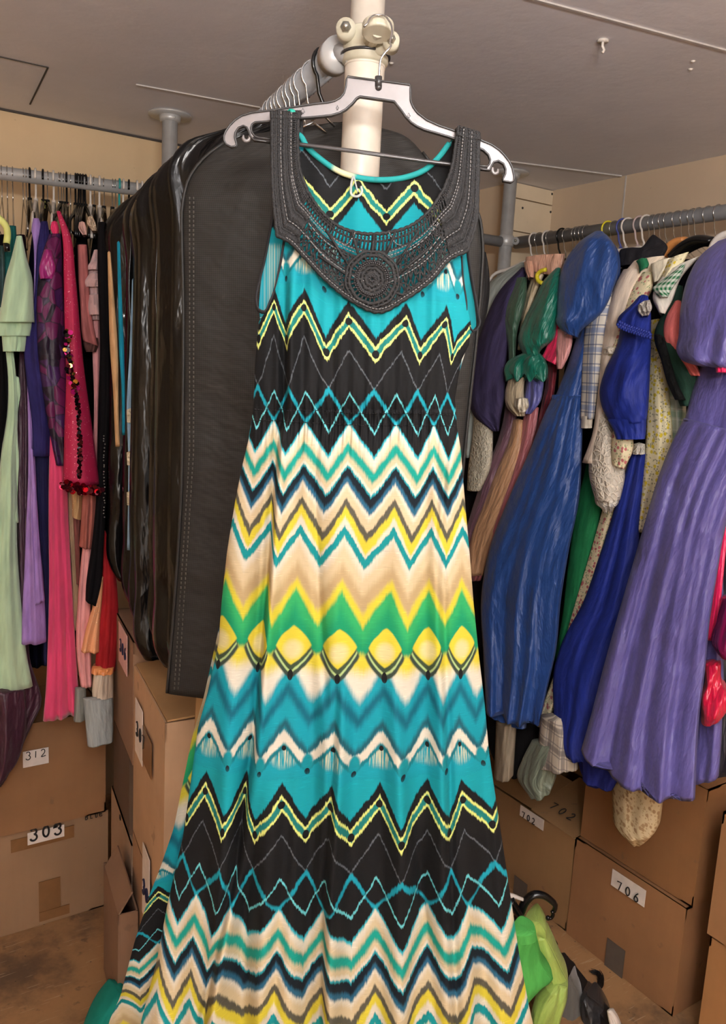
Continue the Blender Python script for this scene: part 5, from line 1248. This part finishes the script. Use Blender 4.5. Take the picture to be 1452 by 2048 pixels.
for t_, r in ((0, .0022), (.1, .0014), (.24, .0016), (.36, .0014), (.62, .0013), (1.0, .0028), (.93, .0014)):
    yoke.tube([yk(i, t_+(.006*math.sin(i*1.3) if t_ in (0, 1.0) else 0)) for i in np.linspace(0, NS-1, 300)], r, 6)
for i in list(np.arange(0, 62, 1.5))+list(np.arange(62, NS-62, 2.9))+list(np.arange(NS-62, NS, 1.5)):        # dense inner ladder
    yoke.tube([yk(i, 0), yk(i+.3, .12, .001), yk(i, .24)], .00135, 5)
for i in np.arange(0, NS, 1.15):
    if not (75 < i < NS-75): continue
    yoke.tube([yk(i, .93), yk(i+.6, 1.0)], .0011, 5)
for rng_ in (np.arange(0, N1+11, .9), np.arange(N1+N2-13, NS, .9)):   # straps: closely worked columns
    for i in rng_:
        for ta, tb in ((.24, .44), (.44, .66), (.66, .84), (.84, 1.0)):
            yoke.tube([yk(i, ta), yk(i+.9, (ta+tb)/2, .0016), yk(i, tb)], .0017, 5)
for t_ in (.44, .66, .84):
    for rr_ in ((0, N1+8), (N1+N2-10, NS-1)): yoke.tube([yk(i, t_, .001) for i in np.linspace(rr_[0], rr_[1], 90)], .0016, 5)
yoke.build('crochet_yoke', crochet, dress)
net = B()                               # open net of the bowl
cols = np.arange(N1+9, N1+N2-10, 3.7); tr = [.36, .50, .63, .76, .88, .95]
def jit(i, j): r_ = random.Random(i*31+j); return (r_.uniform(-.7, .7), r_.uniform(-.03, .03))
for a in range(len(cols)):
    for j in range(len(tr)):
        so = cols[a]+(1.85 if j % 2 else 0); q = jit(a, j)
        if inmed(so, tr[j], .95): continue
        P0 = yk(so+q[0], tr[j]+q[1])
        if j+1 < len(tr):
            for da in ((0, -1) if j % 2 == 0 else (0, 1)):
                aa = a+da
                if 0 <= aa < len(cols):
                    s2 = cols[aa]+(1.85 if (j+1) % 2 else 0); q2 = jit(aa, j+1)
                    if inmed(s2, tr[j+1], .95): continue
                    net.tube([P0, yk(s2+q2[0], tr[j+1]+q2[1])], .0011 if rg.random() < .6 else .0017, 5)
        if rg.random() < .5 and a+1 < len(cols):
            q3 = jit(a+1, j)
            if not inmed(cols[a+1], tr[j], .95): net.tube([P0, yk(cols[a+1]+(1.85 if j % 2 else 0)+q3[0], tr[j]+q3[1])], .0013, 5)
net.build('crochet_net', crochet, dress)
def med_p(a, r, o=0.0): return dq(med[0]+math.cos(a)*r, med[1]+math.sin(a)*r*1.05, .014+.030+o)
mb = B()
for r_, w in ((12, .0028), (20, .0026), (27, .0028), (33, .0016), (44, .0024), (51, .0018)):
    mb.tube([med_p(a, r_+.8*math.sin(a*9)) for a in np.linspace(0, 2*math.pi, 60)[:-1]], w, 6, True)
for k in range(14):
    a = k*2*math.pi/14; mb.tube([med_p(a, 2), med_p(a+.15, 12), med_p(a, 22), med_p(a+.1, 29)], .0019, 5)
for k in range(30):
    a = k*2*math.pi/30; mb.tube([med_p(a, 34), med_p(a, 44)], .0015, 5)
    mb.tube([med_p(a, 44), med_p(a+.1, 51)], .0014, 5)
for r_ in (4, 8): mb.tube([med_p(a, r_) for a in np.linspace(0, 2*math.pi, 24)[:-1]], .0022, 6, True)
# arms joining medallion and yoke
for (x0, y0), (x1, y1) in (((700, 540), (655, 470)), ((790, 540), (835, 470)), ((703, 590), (690, 600)), ((785, 590), (812, 600)), ((700, 560), (640, 520)), ((790, 560), (860, 500)), ((744, 610), (752, 626)), ((744, 520), (748, 478)), ((720, 526), (705, 474)), ((768, 526), (790, 472))):
    mb.tube([dq(x0, y0, .043), dq((x0+x1)/2, (y0+y1)/2, .044), dq(x1, y1, .040)], .0018, 5)
mb.build('medallion', crochet, dress)
bd = B()
for k in range(46):
    a = k*2*math.pi/46; bd.ball(med_p(a, 29.5, .003), .0014, 6, 4); bd.ball(med_p(a+.06, 33.5, .002), .0012, 6, 4)
for k in range(8): bd.ball(med_p(k*.785, 5, .003), .0013, 6, 4)
bd.build('medallion_beads', beadm, dress)
bd = B()
for t_ in (.10, .34, .55, .75, .92):
    for rr_ in ((0, N1+8), (N1+N2-10, NS-1)):
        for i in np.arange(rr_[0], rr_[1], 1.7): bd.ball(yk(i, t_, .0028), .00095, 5, 4)
for i in np.arange(N1, N1+N2, 1.6): bd.ball(yk(i, .06, .0028), .0009, 5, 4)
for (a, b_) in (((625, 468), (692, 528)), ((622, 476), (690, 536)), ((629, 462), (696, 520)), ((866, 470), (800, 530)), ((870, 478), (803, 538)), ((862, 463), (798, 522))):
    for k in range(26):
        f = k/25; x = a[0]+(b_[0]-a[0])*f; y = a[1]+(b_[1]-a[1])*f+8*math.sin(math.pi*f); bd.ball(dq(x, y, .041), .0011, 5, 4)
bd.build('bead_rows', beadm, dress)
bg = B()
def bugle(fn, n0, n1, stp=2.4):
    for i in np.arange(n0, n1, stp): bg.tube([fn(i), fn(i+stp*.72)], .0008, 5)
for t_ in (.26, .66): bugle(lambda i: yk(i, t_, .003), 0, NS-3)
bugle(lambda i: yk(i, .31, .003), 40, NS-43)
bugle(lambda i: yk(i, .97, .003), N1+4, N1+N2-4, 2.0)
for (a, b_) in (((622, 458), (686, 512)), ((618, 482), (684, 545)), ((872, 458), (806, 514)), ((874, 484), (808, 546)), ((688, 500), (712, 474)), ((800, 500), (776, 474))):
    for k in range(9):
        f0, f1 = k/9, (k+.75)/9; bg.tube([dq(a[0]+(b_[0]-a[0])*f, a[1]+(b_[1]-a[1])*f+8*math.sin(math.pi*f), .042) for f in (f0, f1)], .0008, 5)
bg.build('bugle_beads', plain('grey_glass_tubes', (120, 118, 118), .12, .2), dress)
# strap tops wrapped over the hanger
for (xa, ya, xb, yb) in ((548, 234, 601, 234), (913, 268, 954, 276)):
    bb = B()
    for k in range(13):
        f = k/12; x = xa+(xb-xa)*f; y = ya+(yb-ya)*f
        pts = [dq(x, y+14, .022), dq(x, y+2, .018), dq(x, y-6, .008), dq(x, y-5, -.006), dq(x, y+12, -.014), dq(x, y+50, -.015)]
        bb.tube(catmull(pts, 14), .0024, 6)
    bb.build('strap_loop', crochet, dress)
bb = B(); bb.tube(catmull([dq(580, 232, .012), dq(586, 228, .016), dq(590, 236, .02)], 6), .0045, 8, flat=.4); o = bb.build('strap_lining', plain('teal_lining', (30, 160, 140), .7), dress); o['label'] = 'bit of teal lining at the strap top'
# --- clear plastic tag loop at the back neck
tg = thing('tag_fastener', 'small clear plastic tag loop dangling inside the back neckline of the dress', 'tag', dq(712, 350, -.004))
bb = B(); s = NT('clear_plastic'); s.b.inputs['Transmission Weight'].default_value = .7; s.b.inputs['Roughness'].default_value = .12; s.b.inputs['Base Color'].default_value = (.9, .9, .9, 1)
bb.tube([dq(x, y, -.001) for x, y in catmull([(706, 352), (702, 374), (704, 390), (716, 392), (724, 384), (722, 372)], 20)], .0016, 6)
bb.tube([dq(x, y, -.001) for x, y in catmull([(708, 352), (712, 370), (716, 384)], 8)], .001, 6); bb.build('loop', s.m, tg)

# ------------------------------------------------------------------ its hanger
Z4 = lambda x, y: (400+.449*x, .449*y)
HP = [(658, 342), (795, 360), (935, 378), (937, 400), (938, 450), (950, 478), (968, 503), (1010, 535), (1065, 560), (1130, 582), (1190, 602), (1245, 622), (1300, 645), (1333, 668), (1355, 690), (1378, 720), (1392, 750), (1400, 790), (1396, 806), (1385, 812), (1350, 806), (1350, 795), (1360, 775), (1362, 755), (1352, 730), (1328, 716), (1308, 722), (1298, 740), (1290, 758), (1272, 756), (1215, 748), (1215, 736), (1280, 742), (1290, 730), (1293, 712), (1285, 690), (1262, 668), (1230, 655), (1170, 632), (1110, 610), (1060, 595), (1000, 578), (965, 562), (940, 545), (915, 518), (895, 490), (865, 452), (790, 441), (712, 430), (698, 438), (680, 460), (650, 487), (622, 503), (585, 514), (510, 522), (430, 528), (350, 536), (285, 543), (245, 546), (232, 555), (227, 570), (231, 590), (245, 608), (262, 614), (345, 624), (345, 637), (240, 624), (224, 606), (217, 584), (208, 568), (194, 561), (172, 570), (158, 590), (155, 612), (163, 640), (158, 652), (140, 655), (116, 643), (107, 625), (107, 605), (115, 585), (132, 560), (155, 536), (185, 516), (230, 502), (280, 496), (330, 490), (430, 475), (520, 462), (570, 457), (600, 450), (625, 436), (642, 415), (650, 385), (653, 355)]
HP = [Z4(*p) for p in HP]
hg = thing('clothes_hanger', 'large glossy black plastic hanger coloured grey for its reflections, with dark rim and curled hooks holding the patterned dress', 'hanger', dq(745, 165, -.002))
from mathutils.geometry import tessellate_polygon
tri = tessellate_polygon([[Vector((p[0], p[1], 0)) for p in HP]]); n = len(HP)
off = [.0035, -.0010]
V = [dq(x, y, -.0005) for x, y in HP]+[dq(x, y, -.0035) for x, y in HP]
Fc = [tuple(t_) for t_ in tri]+[tuple(i+n for i in t_[::-1]) for t_ in tri]+[(i, (i+1) % n, (i+1) % n+n, i+n) for i in range(n)]
mesh('hanger_body', V, Fc, M['greyp'], hg, smooth=False)
bb = B(); PP_ = []
for i in range(n):
    a, b_ = HP[i], HP[(i+1) % n]; PP_.append(dq(a[0], a[1], .0008))
bb.tube(PP_, .0013, 6, True); bb.tube([p-DN*.0050 for p in PP_], .0013, 6, True); bb.build('rim', M['rimp'], hg)
bb = B(); P = [dq(*Z4(x, y), -.002) for x, y in ((235, 616), (345, 630), (700, 673), (1000, 716), (1215, 742), (1280, 750))]; bb.tube(P, .0026, 10); bb.tube([p+[0, 0, .0] for p in [dq(*Z4(x, y+6), .0005) for x, y in ((240, 616), (700, 674), (1270, 750))]], .0008, 6)
bb.build('cross_bar', plain('smoke_plastic_bar', (66, 62, 62), .2), hg)
for pts in ([(222, 604), (216, 622), (203, 626), (192, 616), (193, 600)], [(1303, 745), (1304, 762), (1313, 772), (1325, 768), (1328, 750)]):
    bb = B(); bb.tube([dq(*Z4(*p), -.002) for p in catmull(pts, 14)], [.0022]*10+[.002, .0018, .0015, .001], 7); bb.build('curl_hook', M['greyp'], hg)
bb = B(); bb.tube([dq(*Z4(795, 340), -.001), dq(*Z4(795, 386), -.001)], .0046, 12); bb.ball(dq(*Z4(795, 388), -.001), .0046, 10, 6); bb.build('hook_socket', M['rimp'], hg)
hk = [dq(*Z4(797, 345), -.001), dq(*Z4(800, 300), -.001), dq(*Z4(806, 262), -.001), dq(*Z4(822, 236), -.0015), dq(*Z4(846, 208), -.003), sD(1.14)(780, 84), sD(1.15)(784, 62), sD(1.165)(778, 42), sD(1.175)(766, 31), sD(1.175)(752, 30), sD(1.165)(740, 37), sD(1.16)(732, 50), sD(1.16)(727, 54)]
bb = B(); bb.tube(catmull(hk, 60), .00135, 8); bb.build('hook', M['wire'], hg)
# small recycling style marks moulded in the arm
bb = B()
for (x, y, sz) in ((458, 490, 9), (612, 476, 6), (930, 510, 7)):
    c = [(x-sz, y+sz), (x, y-sz), (x+sz, y+sz)]; bb.tube([dq(*Z4(*q), .0) for q in c], .0004, 4, True)
    bb.tube([dq(*Z4(x-4, y+sz+6), .0), dq(*Z4(x+4, y+sz+6), .0)], .0004, 4)
bb.build('moulded_mark', M['rimp'], hg)

# ------------------------------------------------------------------ clothes in the low heap at the right foot of the dress
def sP(d): return sD(d)
def HG(name, label, cat, d, at, parts):
    t = thing(name, label, cat, sP(d)(*at))
    for i, p in enumerate(parts):
        k = dict(depth=.08, seed=(len(label)*3+i*17) % 71); k.update(p[3] if len(p) > 3 else {}); dd = k.pop('d', d)
        drape(p[0], p[1], sP(dd), p[2], t, **k)
    return t
grn = cloth((84, 178, 84), 'cotton'); lime = cloth((168, 196, 98), 'taffeta')
HG('dress', 'bright green waistcoat-like top on a black hanger in the low heap', 'top', 1.70, (1050, 1866), [
  ('top_body', [(1866, 1020, 1068), (1884, 1010, 1074), (1930, 1010, 1088), (1012, 1960, 1106, 1958), (1010, 1990, 1088, 1972), (1010, 2020, 1060, 2000), (1012, 2110, 1040, 2040)], grn, dict(folds=1.2, amp=.01, bulge=.03)),
  ('waistband', [(1862, 1022, 1070), (1872, 1020, 1073), (1880, 1020, 1074)], cloth((92, 190, 92), 'cotton'), dict(d=1.69, folds=1, amp=.002, depth=.06))])
HG('dress', 'lime green satin dress with gathered skirt in the low heap', 'dress', 1.78, (1075, 1845), [
  ('collar', [(1046, 1846, 1080, 1842), (1050, 1858, 1092, 1858), (1066, 1872, 1094, 1874), (1072, 1880, 1092, 1880)], lime, dict(folds=1, wr=.01, bulge=.03)),
  ('bodice', [(1874, 1070, 1092), (1900, 1076, 1106), (1940, 1090, 1124), (1965, 1096, 1136), (1978, 1098, 1136)], lime, dict(folds=1.4, bulge=.04)),
  ('skirt', [(1970, 1092, 1136), (2000, 1070, 1134), (2040, 1060, 1122), (2120, 1050, 1110)], lime, dict(folds=3.5, amp=.02, top_amp=.5, bulge=.05, d=1.76, wr=.008))])
HG('dress', 'dark grey chiffon garment slumped beside the lime dress on the floor', 'cloth', 1.84, (1150, 1990), [
  ('cloth_body', [(1962, 1136, 1144), (1985, 1130, 1160), (2010, 1120, 1166), (2050, 1112, 1172), (2120, 1100, 1180)], cloth((92, 88, 82), 'chiffon'), dict(folds=2, amp=.016, bulge=.05, wr=.014))])
HG('bag', 'crumpled black and clear plastic wrapping at the bottom right of the heap', 'plastic bag', 1.82, (1195, 2000), [
  ('bag_body', [(1994, 1162, 1180), (2012, 1160, 1206), (2035, 1162, 1222), (2120, 1160, 1236)], cloth((48, 48, 50), 'pvc', .3), dict(folds=2, amp=.016, bulge=.05, wr=.018, wf=22))])
HG('paper', 'scrap of white tissue in the plastic wrapping at the bottom edge', 'paper', 1.75, (1222, 2020), [
  ('tissue', [(2022, 1214, 1226), (2036, 1216, 1236), (2060, 1222, 1246)], cloth((224, 216, 208), 'cotton'), dict(folds=1, wr=.01, depth=.02))])
def hangarm(label, d, path, r, mk, extra=None):
    t = thing('clothes_hanger', label, 'hanger', sP(d)(*path[0])); bb = B(); P = catmull(path, 24)
    bb.tube([sP(d)(*q) for q in P], [r*(1-.35*i/23) for i in range(24)], 12, flat=.7); bb.build('shoulder_arm', M[mk], t)
    if extra:
        bb = B(); bb.tube([sP(d-.004)(*q) for q in catmull(extra, 10)], r*.35, 8); bb.ball(sP(d-.004)(*extra[-1]), r*.5, 8, 6); bb.build('notch_hook', M[mk], t)
    return t
hangarm('glossy black hanger with curled end standing up in the low heap', 1.80, [(1030, 1850), (1042, 1822), (1052, 1802), (1066, 1790), (1084, 1790), (1100, 1799), (1111, 1812), (1108, 1822)], .0125, 'blackp', [(1104, 1822), (1106, 1830), (1100, 1837), (1096, 1836)])
hangarm('small black hanger end lying on the floor right of the lime collar', 1.92, [(1092, 1872), (1102, 1877), (1110, 1883), (1113, 1889), (1108, 1891)], .007, 'blackp')
hangarm('flat black hanger arm behind the bright green top', 1.79, [(1020, 1800), (1034, 1822), (1048, 1846), (1056, 1866)], .016, 'blackp')
hangarm('white hanger end peeping out right of the dress at knee height', 1.8, [(1016, 1790), (1030, 1793), (1040, 1797), (1046, 1799)], .008, 'whitep')
# long black rail base and its round foot on the floor, and a hank of black hair
a = PZ(1118, 1905, .03); b_ = PZ(1230, 2046, .03); d = (b_-a)/np.linalg.norm(b_-a); w = np.cross(d, [0, 0, 1])
t = thing('rack_base', 'long black rack base running along the floor at the bottom right', 'rack', a)
bb = B(); bb.box(a-w*.018-[0, 0, .029], (b_-a)*1.25, w*.036, (0, 0, .028)); bb.build('base_bar', plain('black_steel_bar', (24, 23, 24), .5), t, smooth=False, bevel=.003)
c = PZ(1128, 1930, .012); bb = B(); bb.tube([c-[0, 0, .0115], c], .032, 28); bb.build('round_foot', plain('black_steel_bar', (24, 23, 24), .5), t)
bb = B(); rg = random.Random(4)
cen = catmull([(1184, 1942), (1196, 1946), (1202, 1958), (1199, 1974), (1190, 1980), (1176, 1978)], 20)
for k in range(170):
    ox, oy, oz = rg.gauss(0, 2.6), rg.gauss(0, 2.2), abs(rg.gauss(0, .005)); i0 = rg.randint(0, 8); i1 = rg.randint(12, 20)
    bb.tube([PZ(x+ox+rg.uniform(-.7, .7), y+oy, .0015+oz) for x, y in cen[i0:i1]], .0006, 4)
o = bb.build('hair_tuft', plain('black_fibres', (14, 13, 14), .5)); setp(o, 'curled tuft of black hair-like trim lying on the floor in front of the 706 box', 'hair')
# teal cloth at the bottom left and its folds
HG('cloth', 'plain teal cloth trailing on the floor at the bottom left, under the dress hem', 'cloth', 1.66, (220, 1990), [
  ('cloth_body', [(1988, 222, 250), (2005, 200, 262), (2025, 180, 270), (2048, 168, 280), (2150, 150, 320)], cloth((18, 132, 118), 'cotton'), dict(folds=2, amp=.02, bulge=.05, wr=.01))])

# ------------------------------------------------------------------ light of the room, plus added fill lights
def area(name, loc, rot, sx, sy, power, col):
    l = bpy.data.lights.new(name, 'AREA'); l.shape = 'RECTANGLE'; l.size = sx; l.size_y = sy; l.energy = power; l.color = col
    o = bpy.data.objects.new(name, l); COL.objects.link(o); o.location = loc; o.rotation_euler = rot; return o
area('ceiling_tube_light', (.75, .1, 2.17), (0, 0, math.radians(-33)), 1.1, .12, 8, (1.0, .94, .86))
def point_light(name, loc, e, col, r):
    l = bpy.data.lights.new(name, 'POINT'); l.energy = e; l.shadow_soft_size = r; l.color = col
    o = bpy.data.objects.new(name, l); COL.objects.link(o); o.location = loc
point_light('added_point_fill', (.75, .1, 1.98), 6, (1, .95, .9), .06)  # added point fill below the tube, no fitting of its own
point_light('added_point_fill', (-.5, -.9, 1.85), 24, (1, .95, .89), .06)  # added point fill behind the camera to lift the ceiling and walls
area('added_front_fill', (-.9, -1.8, 1.1), (math.radians(90), 0, math.radians(-20)), 1.1, 1.9, 15, (1.0, .97, .95))  # added unseen fill panel from behind the camera, no doorway modelled
area('added_ceiling_fill', (-.15, -.75, 1.86), (math.radians(163), 0, math.radians(-36)), .5, .3, 88, (1.0, .965, .94))  # added unseen panel facing up, brightens the ceiling ahead
point_light('phone_torch', (-.02, -.02, 1.60), .5, (1, .97, .93), .02)
wd = bpy.data.worlds.new('room_world'); SC.world = wd; wd.use_nodes = True
wd.node_tree.nodes['Background'].inputs[0].default_value = (.9, .8, .7, 1); wd.node_tree.nodes['Background'].inputs[1].default_value = .05
SC.view_settings.view_transform = 'Standard'; SC.view_settings.look = 'None'; SC.view_settings.gamma = 1; SC.view_settings.use_curve_mapping = False
SC.view_settings.exposure = 0.1
